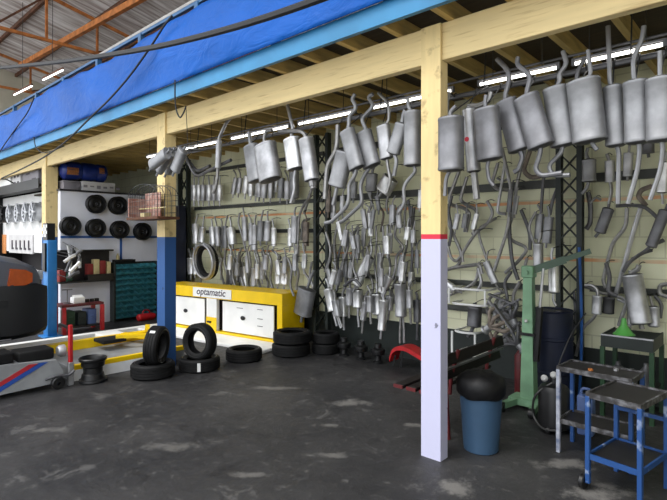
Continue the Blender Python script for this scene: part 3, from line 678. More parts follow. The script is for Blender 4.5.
loft(bm, [[Vector((-w, y, z0)), Vector((-w*1.0, y, z1-.04)), Vector((-w*.985, y, z1)), Vector((w*.985, y, z1)), Vector((w, y, z1-.04)), Vector((w, y, z0)), Vector((w*.9, y, z0-.06)), Vector((-w*.9, y, z0-.06))] for y, z0, z1, w in st]); bevel(bm, .015); obj('front_bumper', bm, 'car_bumper', car)
bm = B(); loft(bm, [section(y, zb, zt, w, .06) for y, zb, zt, w in ((.45, 1.26, 1.29, .70), (.0, 1.26, 1.62, .60), (-.8, 1.26, 1.70, .58), (-1.35, 1.26, 1.58, .58), (-1.7, 1.26, 1.29, .66))]); obj('car_cabin', bm, 'car_glass', car)
for s in (-1, 1):
    bm = B(); loft(bm, [[Vector((s*x, y, z)) for x, y, z in r] for r in ([(.815, 1.66, .89), (.812, 1.84, .89), (.80, 1.91, .92), (.80, 1.91, 1.02), (.806, 1.84, 1.06), (.808, 1.69, 1.08)], [(.70, 1.66, .89), (.70, 1.84, .89), (.70, 1.91, .92), (.70, 1.91, 1.02), (.70, 1.84, 1.06), (.70, 1.69, 1.08)])]); obj('corner_lamp', bm, 'amber', car)
    bm = B(); boxr(bm, s*.42, s*.69, 1.94, 2.055, .93, 1.04); bevel(bm, .015); obj('headlamp', bm, 'lamp_glass', car)
    for y in (1.22, -1.3):
        o = simple('car_wheel', lambda bm: revolve(bm, [(-.09, .17), (-.095, .26), (-.06, .30), (.06, .30), (.095, .26), (.09, .17)], (s*.715, y, .48), (1, 0, 0), 30), 'rubber', car); bm = B(); lathe(bm, (s*.70, y, .48), (s, 0, 0), [(0, .18), (.06, .18), (.075, .12), (.08, .03)], 24); obj('hub_cap', bm, 'alloy', o)
        bm = B(); revolve(bm, [(-.06, .33), (-.06, .36), (.112, .36), (.112, .33)], (s*.715, y, .50), (1, 0, 0), 30); bmesh.ops.delete(bm, geom=[v for v in bm.verts if v.co.z < .40], context='VERTS'); obj('wheel_arch', bm, 'car_bumper', car)
    bm = B(); boxr(bm, s*.80, s*.835, -1.2, 1.66, .66, .74); obj('side_moulding', bm, 'car_bumper', car, False)
bm = B(); boxr(bm, -.40, .40, 1.98, 2.06, .93, 1.03); obj('grille', bm, 'black_plastic', car, False)
for y in (1.22, -1.3):
    for s in (-1, 1):
        o = simple('wheel_ramp', lambda bm: boxr(bm, -.17, .17, -.3, .3, 0, .345), 'black_metal', None, True, .01); o.location = (-7.14+s*.715, y, 0); 
        tag(o, f'black steel ramp block under the {"front" if y > 0 else "rear"} wheel on the car\'s {"near" if s > 0 else "far"} side', 'ramp')

# ------------------------------------------------------------------ far bay: end wall things
# parts rack of teal bins
rc0, rc1 = onX(112.5, 262, -9.38), onX(157, 262, -9.38); zt = 1.12
rack = thing('bin_rack', 'tall dark green steel rack full of teal parts bins on the end wall', 'rack', (ENDX+.01, (rc0.y+rc1.y)/2, 0)); hw = (rc1.y-rc0.y)/2
bm = B(); boxr(bm, 0, .03, -hw, hw, 0, zt); boxr(bm, 0, .18, -hw, -hw+.03, 0, zt); boxr(bm, 0, .18, hw-.03, hw, 0, zt); obj('rack_frame', bm, 'green_dark', rack, False)
nr, nc = 10, 6; ph = (zt-.08)/nr; pw = (2*hw-.08)/nc
for r in range(nr):
    bm = B(); boxr(bm, .03, .13, -hw+.03, hw-.03, .06+r*ph-.008, .06+r*ph); obj('rack_shelf', bm, 'teal', rack, False)
    for c in range(nc):
        y0 = -hw+.04+c*pw+.004; y1 = y0+pw-.008; bm = B(); z0 = 0; h = ph*.5
        loft(bm, [[Vector((x, y-y0-(pw-.008)/2, z)) for x, z in ((0, 0), (.12, 0), (.15, h*.75), (.143, h*.75), (.115, .006), (.006, .006), (.006, ph*.8), (0, ph*.8))] for y in (y0, y1)])
        for yy in (y0, y1-.004):
            loft(bm, [[Vector((x, y-y0-(pw-.008)/2, z)) for x, z in ((0, 0), (.12, 0), (.15, h*.75), (.05, ph*.8), (0, ph*.8))] for y in (yy, yy+.004)])
        o = obj('parts_bin', bm, 'teal', None, False); o.location = (ENDX+.042, rack.location.y+(y0+y1)/2, .0605+r*ph)
        tag(o, f'teal parts bin, {nth(nr-1-r)} row from the rack top, {nth(c)} from the left', 'bin', 'teal parts bins in the rack')
p = onX(126, 259, -9.33); o = simple('tool_tray', lambda bm: (boxr(bm, -.06, .06, -.2, .2, 0, .015), boxr(bm, -.06, -.05, -.2, .2, 0, .05), boxr(bm, .05, .06, -.2, .2, 0, .05)), 'black_metal'); o.location = (ENDX+.085, p.y, zt+.001); tag(o, 'shallow black tray lying on top of the teal bin rack', 'tray')
o = simple('spray_can', lambda bm: lathe(bm, (0, 0, 0), (0, 0, 1), [(0, .028), (.10, .03), (.115, .018), (.13, .016), (.15, .012)], 14), 'shop_cream'); o.location = (ENDX+.085, p.y-.12, zt+.017); tag(o, 'small cream can standing in the black tray on the bin rack', 'can')
p = onX(150, 321, -8.95); o = simple('tool_bag', lambda bm: (lathe(bm, (0, -.17, .07), (0, 1, 0), [(0, .05), (.02, .068), (.30, .068), (.34, .05)], 14, 1.2), tube(bm, [(0, -.08, .13), (0, -.05, .2), (0, .05, .2), (0, .08, .13)], .012)), 'red_paint'); o.location = (-9.1, p.y, 0); tag(o, 'small red bag on the floor at the foot of the teal bin rack', 'bag')
# wall shelf with goods
s0, s1 = onX(57, 280, -9.4), onX(111, 280, -9.4); zs = .82
sh = thing('wall_shelf', 'dark open wall shelf with goods left of the teal bin rack', 'shelf', (ENDX+.013, (s0.y+s1.y)/2, zs)); hw = (s1.y-s0.y)/2
bm = B(); boxr(bm, 0, .01, -hw, hw, 0, .53); obj('shelf_back', bm, 'shelf_dark', sh, False)
bm = B(); boxr(bm, 0, .2, -hw, hw, -.03, 0); obj('shelf_board', bm, 'black_metal', sh, False)
bm = B(); boxr(bm, 0, .2, -hw, hw, .52, .55); obj('shelf_board', bm, 'black_metal', sh, False)
bm = B(); boxr(bm, .03, .19, hw*.02, hw, 0, .10); obj('shelf_drawer', bm, 'black_plastic', sh, False)
for k, (px, w, h, m, d) in enumerate(((60, .12, .2, 'shop_red', 'dark red carton on the wall shelf, nearest the lift column'), (67, .12, .14, 'shop_green', 'green carton on the wall shelf behind the hanging pipes'), (92, .12, .19, 'shop_red', 'dark red carton on the wall shelf right of the hanging pipes'), (98.5, .1, .27, 'shop_cream', 'cream carton on the wall shelf between red cartons'), (104, .12, .24, 'shop_red', 'tall red carton on the wall shelf, second from the bin rack'), (109, .07, .22, 'shop_cream', 'narrow cream carton on the wall shelf next to the bin rack'))):
    z = .101 if px > 85 else .0005; y = onX(px, 270, -9.4).y; o = simple('carton', lambda bm: boxr(bm, -.06, .06, -min(w/2, .11*hw), min(w/2, .11*hw), 0, h), m, None, True, .003); o.location = (ENDX+.11, sh.location.y+hw*(-.86, -.62, .14, .38, .62, .86)[k], zs+z+.001); tag(o, d, 'box', 'cartons on the wall shelf')
note_all()
for k, (x0, y0, x1, y1) in enumerate(((68, 245, 70, 278), (73, 248, 66, 272), (76, 248, 80, 268), (72, 258, 82, 250), (70, 272, 80, 262), (68, 278, 79, 272), (75, 255, 64, 262), (80, 256, 72, 276))):
    def build(X):
        p0, p1 = onX(x0, y0, X), onX(x1, y1, X); c = (p0+p1)/2; o = thing('tail_pipe', f'short chrome tail pipe in the tangle hung before the wall shelf, {nth(k)} from the top', 'exhaust pipe', c, 0, 'chrome tail pipes on the end wall')
        bm = B(); tube(bm, [p0, c+Vector((0, .03, .03)), p1], .026); obj('pipe', bm, 'steel_bright' if k % 2 == 0 else 'steel_dark', o, True, c)
        bm = B(); tube(bm, [p0, Vector((ENDX+.02, p0.y, p0.z+.05))], .006, 5, hollow=False); obj('hanging_wire', bm, 'wire', o, True, c)
        return o
    fit(build, [ENDX+.27+.035*n for n in range(24)])
# red-legged work bench with boxes
b0, b1 = onX(62, 330, -8.75), onX(104, 330, -8.75)
wb = thing('workbench', 'low work bench with red legs and dark boxes before the end wall', 'bench', (-8.95, (b0.y+b1.y)/2, 0)); hw = (b1.y-b0.y)/2
bm = B(); boxr(bm, -.22, .2, -hw, hw, .44, .48); bevel(bm, .005, 1); obj('bench_top', bm, 'dark_red', wb)
for sx in (-.2, .17):
    for sy in (-1, 1): bm = B(); boxr(bm, sx, sx+.05, sy*hw-(.06 if sy > 0 else 0), sy*hw+(.0 if sy > 0 else .06), 0, .44); obj('bench_leg', bm, 'red_paint', wb, False)
bm = B(); boxr(bm, -.2, .17, -hw+.06, hw-.06, .08, .11); obj('bench_shelf', bm, 'shelf_dark', wb, False)
for k, (u, w, h, m, d) in enumerate(((-.52, .26, .25, 'stand_green', 'dark green case on the lower shelf of the red-legged bench'), (.03, .2, .22, 'green_dark', 'dark case in the middle of the red-legged bench shelf'), (.52, .2, .25, 'plastic_blue', 'blue box on the lower shelf of the red-legged bench'))):
    o = simple('tool_case', lambda bm: (boxr(bm, -.15, .12, -.2*hw, .2*hw, 0, h), boxr(bm, .12, .135, -.1*hw, .1*hw, h*.5, h*.62)), m, None, True, .006); o.location = (-8.95, wb.location.y+u*hw, .111); tag(o, d, 'case', 'cases under the work bench')
o = simple('parts_carton', lambda bm: (boxr(bm, -.08, .08, -.09, .09, 0, .10), box(bm, (.02, 0, .11), (.1, .16, .012), Matrix.Rotation(.4, 4, 'Y'))), 'white_paint', None, True, .004); o.location = (-8.93, wb.location.y-.08*hw, .481); tag(o, 'small white open carton standing on the red-legged bench', 'box')
o = simple('bench_stand', lambda bm: (tube(bm, [(0, 0, .012), (0, 0, .24)], .008), tube(bm, [(0, -.08, .235), (0, .08, .235)], .008), lathe(bm, (0, 0, 0), (0, 0, 1), [(0, .06), (.012, .06)], 16)), 'steel_dark'); o.location = (-8.95, wb.location.y-.55*hw, .481); tag(o, 'thin T-shaped metal stand on the red-legged bench', 'stand')
for k, (u, r) in enumerate(((.38, .036), (.62, .036), (.86, .036))):
    o = simple('bearing', lambda bm: revolve(bm, [(0, r), (.05, r), (.05, r*.5), (0, r*.5)], (0, 0, 0), (0, 0, 1), 18), 'black_metal'); o.location = (-8.93, wb.location.y+u*hw, .481); tag(o, f'dark ring-shaped part on the red-legged bench, {nth(k)} from the white carton', 'machine part', 'dark parts on the bench')
# things on the loft above the end wall
bm = B(); boxr(bm, -11.2, ENDX-.12, 3.4, WALL, 2.42, 2.45); struct('trim_5', bm, 'wood_dark')
p0, p1 = onX(52, 176, -9.72), onX(106, 175, -9.72); p0.y = max(p0.y, 3.37); c = (p0+p1)/2; Lb = (p1-p0).length; c.z = 2.45
bag = thing('rolled_bundle', 'shiny blue rolled bundle with pale label lying on the loft over the end wall', 'bundle', (-9.72, c.y, 2.815))
bm = B(); n = 26; rings = []
for k in range(n+1):
    s = k/n; r = .165*(1-.55*max(0, (abs(s-.5)-.42)/.08)**2)*(1-.13*math.exp(-((s-.42)/.02)**2)-.1*math.exp(-((s-.72)/.02)**2)); rings.append([Vector((r*math.cos(a)*(1+.03*math.sin(5*a+9*s)), (s-.5)*Lb, r*math.sin(a)*(1+.04*math.sin(3*a+7*s)))) for a in [2*PI*i/20 for i in range(20)]])
loft(bm, rings); obj('bundle_wrap', bm, 'tarp_bag', bag)
for y0, y1, a0, a1 in ((-.42, -.18, -.55, .25), (.26, .38, -.15, .55)):
    bm = B(); rr = [[Vector((.169*math.cos(a), y*Lb, .169*math.sin(a))) for a in [a0+(a1-a0)*i/6 for i in range(7)]] for y in (y0, y1)]; loft(bm, rr, False, False, False); bmesh.ops.solidify(bm, geom=bm.faces[:], thickness=-.003); q = obj('printed_label', bm, 'orange_tag', bag); q['label'] = 'faded orange print on the blue wrap'
y0, y1 = max(3.69, onX(72, 185, -9.7).y), onX(112, 185, -9.7).y
cr = thing('white_crate', 'long white crate with printed side under the blue bundle on the loft', 'box', (-9.72, (y0+y1)/2, 2.451)); bm = B(); boxr(bm, -.16, .16, -(y1-y0)/2, (y1-y0)/2, 0, .178); bevel(bm, .008); obj('crate_body', bm, 'card_box', cr)
bm = B(); 
for k in range(7): boxr(bm, .16, .163, -.4+.12*k, -.33+.12*k, .05+.012*(k % 3), .10+.01*(k % 2))
obj('crate_print', bm, 'grey_box', cr, False)
o = simple('dark_tub', lambda bm: (boxr(bm, -.13, .13, -.14, .14, 0, .17), boxr(bm, -.14, .14, -.15, .15, .14, .165)), 'grey_box', None, True, .01); o.location = (-9.72, 3.525, 2.451); tag(o, 'grey tub beside the white crate under the blue bundle', 'tub')
# shop front shelf with cartons
bm = B(); boxr(bm, -2.0, 1.95, -.34, -.02, 0, .05); boxr(bm, -2.0, 1.95, -.35, -.33, -.03, .15); o = obj('long_shelf', bm, 'black_metal', None, False); o.location = (-12.1, 3.5, 2.53); tag(o, 'long dark shelf along the top of the white shop front', 'shelf')
for k, (a, b, h, m, d) in enumerate(((0, 12, .40, 'white_paint', 'big white carton on the shop front shelf, farthest from the post'), (14, 22, .44, 'card_box', 'pale carton with dark openings between white and grey cartons'), (24, 40, .46, 'grey_box', 'large grey carton with black print on the shelf nearest the post'))):
    xa, xb = onY(a, 180, 3.3).x, onY(b, 180, 3.3).x; t = thing('carton', d, 'box', ((xa+xb)/2, 3.41, 2.581), 0, 'cartons on the shop front shelf'); w = xb-xa
    bm = B(); boxr(bm, -w/2, w/2, -.14, .14, 0, h); bevel(bm, .008); obj('carton_body', bm, m, t)
    if k:
        for q in ((-.25, .25, .28), (.12, .12, .16)) if k == 2 else ((-.3, .05, .17), (.1, .05, .17), (-.3, .25, .36), (.1, .25, .36)): bm = B(); boxr(bm, w*q[0], w*(q[0]+.22), -.145, -.139, q[1], q[2]); obj('carton_print' if k == 2 else 'carton_opening', bm, 'ink', t, False)
nb = thing('notice_board', 'white hook board with small dark keys on the white shop front', 'board', (onY(22, 244, 3.49).x, 3.485, onY(22, 244, 3.49).z)); bm = B(); boxr(bm, -.85, .75, -.015, .015, -.2, .2); obj('board_panel', bm, 'card_box', nb, False)
for k in range(5):
    bm = B(); boxr(bm, -.6+.28*k, -.57+.28*k, -.035, -.015, -.12, .08); boxr(bm, -.6+.28*k, -.50+.28*k, -.03, -.015, -.12, -.08); obj('hanging_key', bm, 'ink', nb, False)
o = simple('sign_plate', lambda bm: boxr(bm, -.16, .16, -.02, .0, -.22, .22), 'orange_tag', None, True, .004); p = onY(3, 244, 3.47); o.location = (p.x, 3.5, p.z); tag(o, 'ochre plate on the shop front below the black wheel', 'sign')

# bird cage on the blue-footed post
p0 = onY(138, 219, 2.98); p1 = onY(168, 219, 2.98); cg = thing('wire_cage', 'arched wire cage with rusty tray hung on the blue-footed post', 'cage', ((p0.x+p1.x)/2, 2.98, p0.z)); w = (p1.x-p0.x)/2; h = .40; dp = .13
bm = B()
def arch(y, s=1.): return [Vector((-w*s, y, 0)), Vector((-w*s, y, h*.62))]+[Vector((w*s*math.cos(PI-PI*k/10), y, h*.62+h*.38*math.sin(PI*k/10))) for k in range(1, 10)]+[Vector((w*s, y, h*.62)), Vector((w*s, y, 0))]
for y in (-dp, -dp/3, dp/3, dp): tube(bm, arch(y), .004, 5, hollow=False, n=1)
for k in range(13):
    x = -w+2*w*k/12; zt_ = h*.62+h*.38*math.sqrt(max(0, 1-(x/w)**2))
    for y in (-dp, dp): beam(bm, (x, y, 0), (x, y, zt_), .003)
for z in (.06, .14, .2, .26): 
    for y in (-dp, dp): beam(bm, (-w, y, z), (w, y, z), .004)
    for x in (-w, w): beam(bm, (x, -dp, z), (x, dp, z), .004)
obj('cage_wires', bm, 'wire', cg, False)
bm = B(); boxr(bm, -w*1.04, w*1.04, -dp*1.1, dp*1.1, -.02, .012); bevel(bm, .004, 1); obj('cage_tray', bm, 'rust_dark', cg)
bm = B(); boxr(bm, -w*.98, w*.05, dp*.7, dp*.8, .02, h*.8); boxr(bm, -w*.98, -w*.93, -dp, dp*.8, .02, h*.62); obj('cage_cloth', bm, 'cage_back', cg, False)
bm = B(); tube(bm, [(-w*.9, 0, .12), (w*.9, 0, .12)], .008); boxr(bm, -w*.55, -w*.25, -.05, .03, .02, .07); obj('perch', bm, 'shop_cream', cg)
bm = B(); beam(bm, (-5.73-cg.location.x, dp, h*.55), (-5.73-cg.location.x, BY-.0049-2.98, h*.55), .012); obj('cage_hook', bm, 'wire', cg)

# white tubular brackets on the wall
for k, (x0, y0, x1, y1) in enumerate(((449, 288, 485, 290), (452, 331, 475, 353))):
    Y = 5.16; p0, p1 = onY(x0, y0, Y), onY(x1, y0+(2 if k == 0 else 0), Y); zb = onY(x0, y1 if k else 303, Y).z; c = Vector(((p0.x+p1.x)/2, Y, p0.z)); hw = (p1.x-p0.x)/2
    o = thing('wall_bracket', ['pale tubular rack on the wall at knee height right of the white post', 'white square tubular frame low on the skirting behind the bench'][k], 'rack', c); dz = zb-p0.z
    for z in (0, dz): bm = B(); tube(bm, [(-hw, (.316, .366)[k], z), (-hw, 0, z), (hw, 0, z), (hw, (.316, .366)[k], z)], .013); obj('frame_hoop', bm, 'white_paint', o)
    for x in (-hw, hw): bm = B(); tube(bm, [(x, 0, 0), (x, 0, dz)], .013); obj('frame_upright', bm, 'white_paint', o)

# green table with funnel
t0 = onY(608.5, 332, 5.0); t1 = onY(652, 338, 4.95); gt = thing('work_table', 'small dark table with green legs against the wall behind the carts', 'table', (t1.x, 4.95, 0)); w = .38; h = .72
bm = B(); boxr(bm, -w, .0, 0, .46, h-.02, h); boxr(bm, -w, 0, -.012, 0, h-.10, h+.01); boxr(bm, 0, .012, -.012, .46, h-.10, h+.01); boxr(bm, -w-.012, -w, -.012, .46, h-.10, h+.01); obj('table_top', bm, 'green_dark', gt, False)
bm = B(); boxr(bm, -w-.013, .013, -.014, .0, h+.0, h+.012); obj('top_edge', bm, 'steel', gt, False)
for i, (x, y) in enumerate(((0, 0), (-w, 0), (0, .44), (-w, .44))): bm = B(); boxr(bm, x-.018, x+.018, y-.018, y+.018, 0, h-.1); obj('table_leg', bm, 'stand_green', gt, False)
bm = B(); boxr(bm, -w, 0, 0, .44, .25, .27); obj('table_shelf', bm, 'green_dark', gt, False)
fx = onY(624.5, 335, 5.1).x; fu = thing('funnel', 'bright green plastic funnel standing upside down on the green-legged table', 'funnel', (fx, 5.08, h+.001))
bm = B(); lathe(bm, (0, 0, 0), (0, 0, 1), [(0, .085), (.012, .085), (.02, .074), (.085, .028), (.15, .016)], 24); obj('funnel_cone', bm, 'funnel_green', fu)
bm = B(); torus(bm, (0, 0, .006), (0, 0, 1), .085, .006, 24, 6); obj('funnel_rim', bm, 'funnel_green', fu)
for k, (x, m, hh) in enumerate(((-.29, 'steel_dark', .20), (-.18, 'steel', .15), (-.07, 'steel_dark', .22))):
    o = simple('oil_bottle', lambda bm: lathe(bm, (0, 0, 0), (0, 0, 1), [(0, .04), (.01, .045), (hh*.7, .045), (hh*.85, .02), (hh, .018)], 16), m); o.location = (t1.x+x, 5.1, .271); tag(o, f'grey metal bottle on the lower shelf of the green-legged table, {nth(k)} from the left', 'bottle', 'bottles under the green table')
# ------------------------------------------------------------------ mufflers and exhaust pipes
ROWS = {}          # row -> list of (px, kind, thing, descriptor)
ROWTEXT = {
 'B0': 'in the bundle hung on the blue-footed post',
 'B1': 'on the hanging bar above the cabinet',
 'B2': 'on the hanging bar just left of the white post',
 'B3': 'on the hanging bar right of the white post',
 'L1': 'on the top wall rail above the cabinet',
 'L2': 'in the middle wall row above the cabinet',
 'L3': 'in the wall row touching the yellow cabinet top',
 'M1': 'high on the wall left of the white post',
 'M2': 'at mid-height left of the white post',
 'M3': 'in the lowest row left of the white post',
 'R1': 'on the wall between white post and green hoist',
 'R2': 'low on the wall between white post and hoist',
 'R3': 'on the wall above the green table',
}
GROUP = {'B0': 'mufflers bundled on the post', 'B1': 'exhausts on the far half of the bar', 'B2': 'exhausts on the bar left of the white post', 'B3': 'big mufflers on the near half of the bar',
 'L1': 'mufflers on the top rail', 'L2': 'mufflers in the middle row', 'L3': 'exhausts above the cabinet', 'M1': 'exhausts high left of the white post', 'M2': 'exhausts left of the white post',
 'M3': 'catalytic exhausts in the lowest row', 'R1': 'exhausts right of the white post', 'R2': 'exhausts low right of the white post', 'R3': 'exhausts above the green table'}
def apparent(px, Y, w):
    """half-width in metres of something w pixels wide standing in plane Y"""
    return w/2*depthY(px, Y)/500
def reg(row, px, kind, o, desc): ROWS.setdefault(row, []).append((px, kind, o, desc))
def hang_wire(o, c, top, Y, row):
    """the wire that holds the thing to the wall or the bar"""
    bm = B(); top = Vector(top)
    if row[0] == 'B' and row != 'B0':
        sg = -1 if Y < HB else 1; R_ = .0265; t0 = -.35 if abs(Y-HB) < .3 else 1.0; xo = 0 if t0 < 0 else .035      # a hook bent round the bar
        pts = [top]+[Vector((top.x+xo, HB+sg*R_*math.cos(t), 2.70+R_*math.sin(t))) for t in [t0+(3.42-t0)*k/13 for k in range(14)]]
    elif row == 'B0': pts = [top, Vector((top.x, BY-.05, top.z+.06)), Vector((-5.73, BY-.011, top.z+.12))]
    else: pts = [top, Vector((top.x, (Y+WALL)/2, top.z+.025)), Vector((top.x, WALL, top.z+.015))]
    tube(bm, pts, .0045, 5, hollow=False, n=2); obj('hanging_wire', bm, 'wire', o, True, c)
def M_at(row, tone, x0, y0, x1, y1, w, inl=None, out=None, pw=None, Y=None, ratio=.62, cap=None, seam=True, pw2=None, wire=True):
    w *= {'L': 1.32, 'M': 1.2, 'B': 1.05, 'R': 1.1}[row[0]]
    if Y is None: Y = {'B': 3.47, 'L': 5.36, 'M': 5.36, 'R': 5.36}[row[0]] - RND.choice((0, .0, .05))
    p0, p1 = onY(x0, y0, Y), onY(x1, y1, Y); d = p1-p0; Ln = d.length; c = (p0+p1)/2
    dx, dy, _ = ray((x0+x1)/2, 237); n = math.hypot(dx, dy); hw = apparent((x0+x1)/2, Y, w)
    a = hw/math.sqrt((dy/n)**2+(ratio*dx/n)**2)
    rnd = ratio > .9
    o = thing('muffler' if not (a < .045 and rnd) else 'resonator', '-', 'muffler', c, 0, GROUP[row])
    e = min(.012, Ln*.06)
    prof = [(-e*.9, a*.30), (-e*.6, a*.78), (0, a*.93), (-.002, a*1.0), (e*.5, a*1.035), (e*1.3, a*1.03), (e*1.6, a), (Ln-e*1.6, a), (Ln-e*1.3, a*1.03), (Ln-e*.5, a*1.035), (Ln+.002, a), (Ln, a*.93), (Ln+e*.6, a*.78), (Ln+e*.9, a*.3)]
    small = w < 9
    bm = B(); lathe(bm, p0, d, prof[2:-2] , 16 if small else 28, ratio, Vector((0, 1, 0)), 2.0 if rnd else 2.5)
    up = d.normalized(); u, v = frame(d)
    obj('muffler_body', bm, TONES[tone][1], o, True, c)
    if not small:
        for s, q in ((-1, p0), (1, p1)):
            bm = B(); lathe(bm, q, up*s, [(-.006, a*.94), (.004, a*.90), (e*.9, a*.7), (e*1.2, a*.3)], 28, ratio, Vector((0, 1, 0)), 2.0 if rnd else 2.5); obj('end_cap', bm, cap or 'steel_cap_shaded', o, True, c)
    pm = PIPEMAT[tone]; pr = apparent((x0+x1)/2, Y, pw or max(1.6, w*.27))
    if inl is None: j = RND.uniform(-3, 3); inl = [(x0+RND.uniform(-1, 1), y0-4), (x0+j, y0-RND.uniform(8, 11))]
    if out is None: j = RND.uniform(-2, 2); out = [(x1+j*.4, y1+RND.uniform(4, 6))]
    top = p0
    if inl:
        pts = [p0+up*.01]+[onY(x, y, Y) for x, y in inl]; bm = B(); tube(bm, pts, pr, 8 if not small else 7); obj('inlet_pipe', bm, pm, o, True, c); top = pts[-1]
    if out:
        pts = [p1-up*.01]+[onY(x, y, Y) for x, y in out]; bm = B(); tube(bm, pts, apparent(x1, Y, pw2) if pw2 else pr, 8 if not small else 7); obj('outlet_pipe', bm, pm, o, True, c)
    if wire: hang_wire(o, c, top if row[0] != 'B' else p0+Vector((0, 0, .03)), Y, row)
    ang = math.degrees(math.atan2(x1-x0, y1-y0))
    size = 'large' if w >= 20 else ('slim' if w <= 4.6 else ('short' if abs(y1-y0) < 3*w*.72 and w < 12 else ''))
    tilt = 'hanging straight' if abs(ang) < 6 else ('tilted' if abs(ang) < 22 else 'steeply tilted')
    kind = 'muffler'
    reg(row, (x0+x1)/2, kind, o, (f'{size} ' if size else '')+f'{TONES[tone][0]} muffler {tilt}'); return o
def P_at(row, tone, pts, pw=3., Y=None, flange=False, wire=True):
    if Y is None: Y = {'B': 3.47, 'L': 5.44, 'M': 5.44, 'R': 5.44}[row[0]] - RND.choice((0, .04, .08, .14))
    pw *= {'L': 1.15, 'M': 1.15, 'B': 1., 'R': 1.2}[row[0]]
    w = [onY(x, y, Y) for x, y in pts]; c = sum(w, Vector())/len(w); mx = sum(x for x, _ in pts)/len(pts)
    o = thing('exhaust_pipe', '-', 'exhaust pipe', c, 0, GROUP[row]); pr = apparent(mx, Y, pw)
    bm = B(); tube(bm, w, pr, 8); obj('pipe', bm, {'s': 'steel_pipe', 'b': 'steel', 'g': 'steel_pipe'}.get(tone, TONES[tone][1]), o, True, c)
    if flange:
        for q, r in ((w[0], w[1]), (w[-1], w[-2])):
            bm = B(); lathe(bm, q, (r-q), [(-.001, pr*1.02), (0, pr*1.9), (.01, pr*1.9), (.011, pr*1.02)], 12); obj('flange', bm, 'steel_dark', o, True, c)
    if wire: hang_wire(o, c, max(w, key=lambda q: q.z), Y, row)
    bends = len(pts)-2; shape = 'straight' if bends == 0 else ('bent' if bends == 1 else ('twice-bent' if bends == 2 else 'winding'))
    reg(row, mx, 'pipe', o, f'{"thick " if pw >= 4.4 else ("thin " if pw < 2.2 else "")}{TONES[tone][0]} {shape} exhaust pipe'); return o

def depths(row, Y):
    if row == 'B0': return [2.60+.04*k for k in range(13)]
    if row[0] == 'B': c = [Y]+[3.47+s*.03*k for k in range(1, 8) for s in (-1, 1)]; return [y for y in c if y < 3.53 or y > 3.63]
    c = [5.44-.03*k for k in range(21)]; return sorted(c, key=lambda y: abs(y-(Y or 5.38)))
def M(row, tone, x0, y0, x1, y1, w, **k):
    Y = k.pop('Y', None); return fit(lambda y: M_at(row, tone, x0, y0, x1, y1, w, Y=y, **k), depths(row, Y if Y else (3.47 if row[0] == 'B' else 5.36)), row)
def P(row, tone, pts, pw=3., **k):
    Y = k.pop('Y', None); return fit(lambda y: P_at(row, tone, pts, pw, Y=y, **k), depths(row, Y if Y else (3.47 if row[0] == 'B' else 5.42)), row)
note_all()
# --- bundle of small mufflers on the blue-footed post
for k, (a, b, c_, d, w) in enumerate(((167, 153, 152, 165, 8.5), (172, 152, 159, 170, 8.5), (177, 151, 167, 171, 9), (183, 150, 175, 170, 9))):
    M('B0', 'g', a, b, c_, d, w, inl=[(a+3, b-4)], out=[(c_-2.5, d+6)], Y=2.86+.066*k, pw=2.4)
P('B1', 'd', [(182, 151), (190, 163), (197, 172), (210, 166)], 3.4, Y=3.5); P('B1', 'd', [(186, 158), (196, 178), (208, 171), (231, 160)], 3.2, Y=3.44)
# --- hanging bar, far half
M('B1', 's', 219, 141, 218, 168, 5.6, inl=[(219.5, 137), (226, 123), (231, 117)], out=[(217.5, 178), (215, 190), (213, 193)], pw=3.4, ratio=1)
M('B1', 'g', 251, 146, 256, 181, 14, inl=[(250, 139), (249, 132)], Y=3.58, out=[])
M('B1', 's', 265, 145, 270.5, 180, 20, inl=[(264, 138), (266, 131), (272, 130)], out=[], pw=3.4, Y=3.42)
M('B1', 'b', 292, 139, 296, 169, 16, inl=[(291.5, 134), (293, 128), (289, 112), (287, 103)], out=[(294, 180), (295, 189), (291, 203)], pw=3.6, ratio=.75)
M('B1', 's', 306, 139, 312, 180, 13.5, inl=[(305, 134), (300, 131), (288, 131), (279, 131)], out=[(313, 186)], pw=4, ratio=.8, pw2=8)
P('B1', 'g', [(338, 97+28), (337, 150), (327, 165), (325, 199)], 5)
# --- hanging bar left of the white post
M('B2', 'g', 345, 152, 337, 186, 16.5, inl=[(347, 143), (345, 132)], out=[(336, 193), (333, 205)], Y=3.56, pw=4)
M('B2', 'g', 347, 131, 357, 168, 14, inl=[(349, 126), (349, 116), (357, 108), (352, 99), (355, 94)], out=[(355, 176), (349, 184), (349, 205), (331, 222), (325, 223)], pw=4)
M('B2', 'g', 363, 133, 372, 166, 16, inl=[(366, 129), (361, 119), (374, 106), (368, 97), (373, 94)], out=[(364, 175), (360, 187), (363, 203), (343, 221), (340, 222)], pw=4, Y=3.42)
M('B2', 's', 383, 126, 387, 158, 12.5, inl=[(389, 121), (389, 108), (386, 100), (378, 93)], out=[(388, 168), (391, 180), (387, 192)], pw=3.4)
m_ = M('B2', 'g', 402, 124, 393, 153, 12.5, inl=[(403, 116), (405, 110)], out=[(397, 160), (394, 176)], pw=4, Y=3.55)
M('B2', 'g', 413, 112, 413, 165, 16.5, inl=[(409, 108), (407.5, 99)], out=[(416, 171), (403, 186), (405, 203), (399, 212)], pw=3.6, ratio=.9)
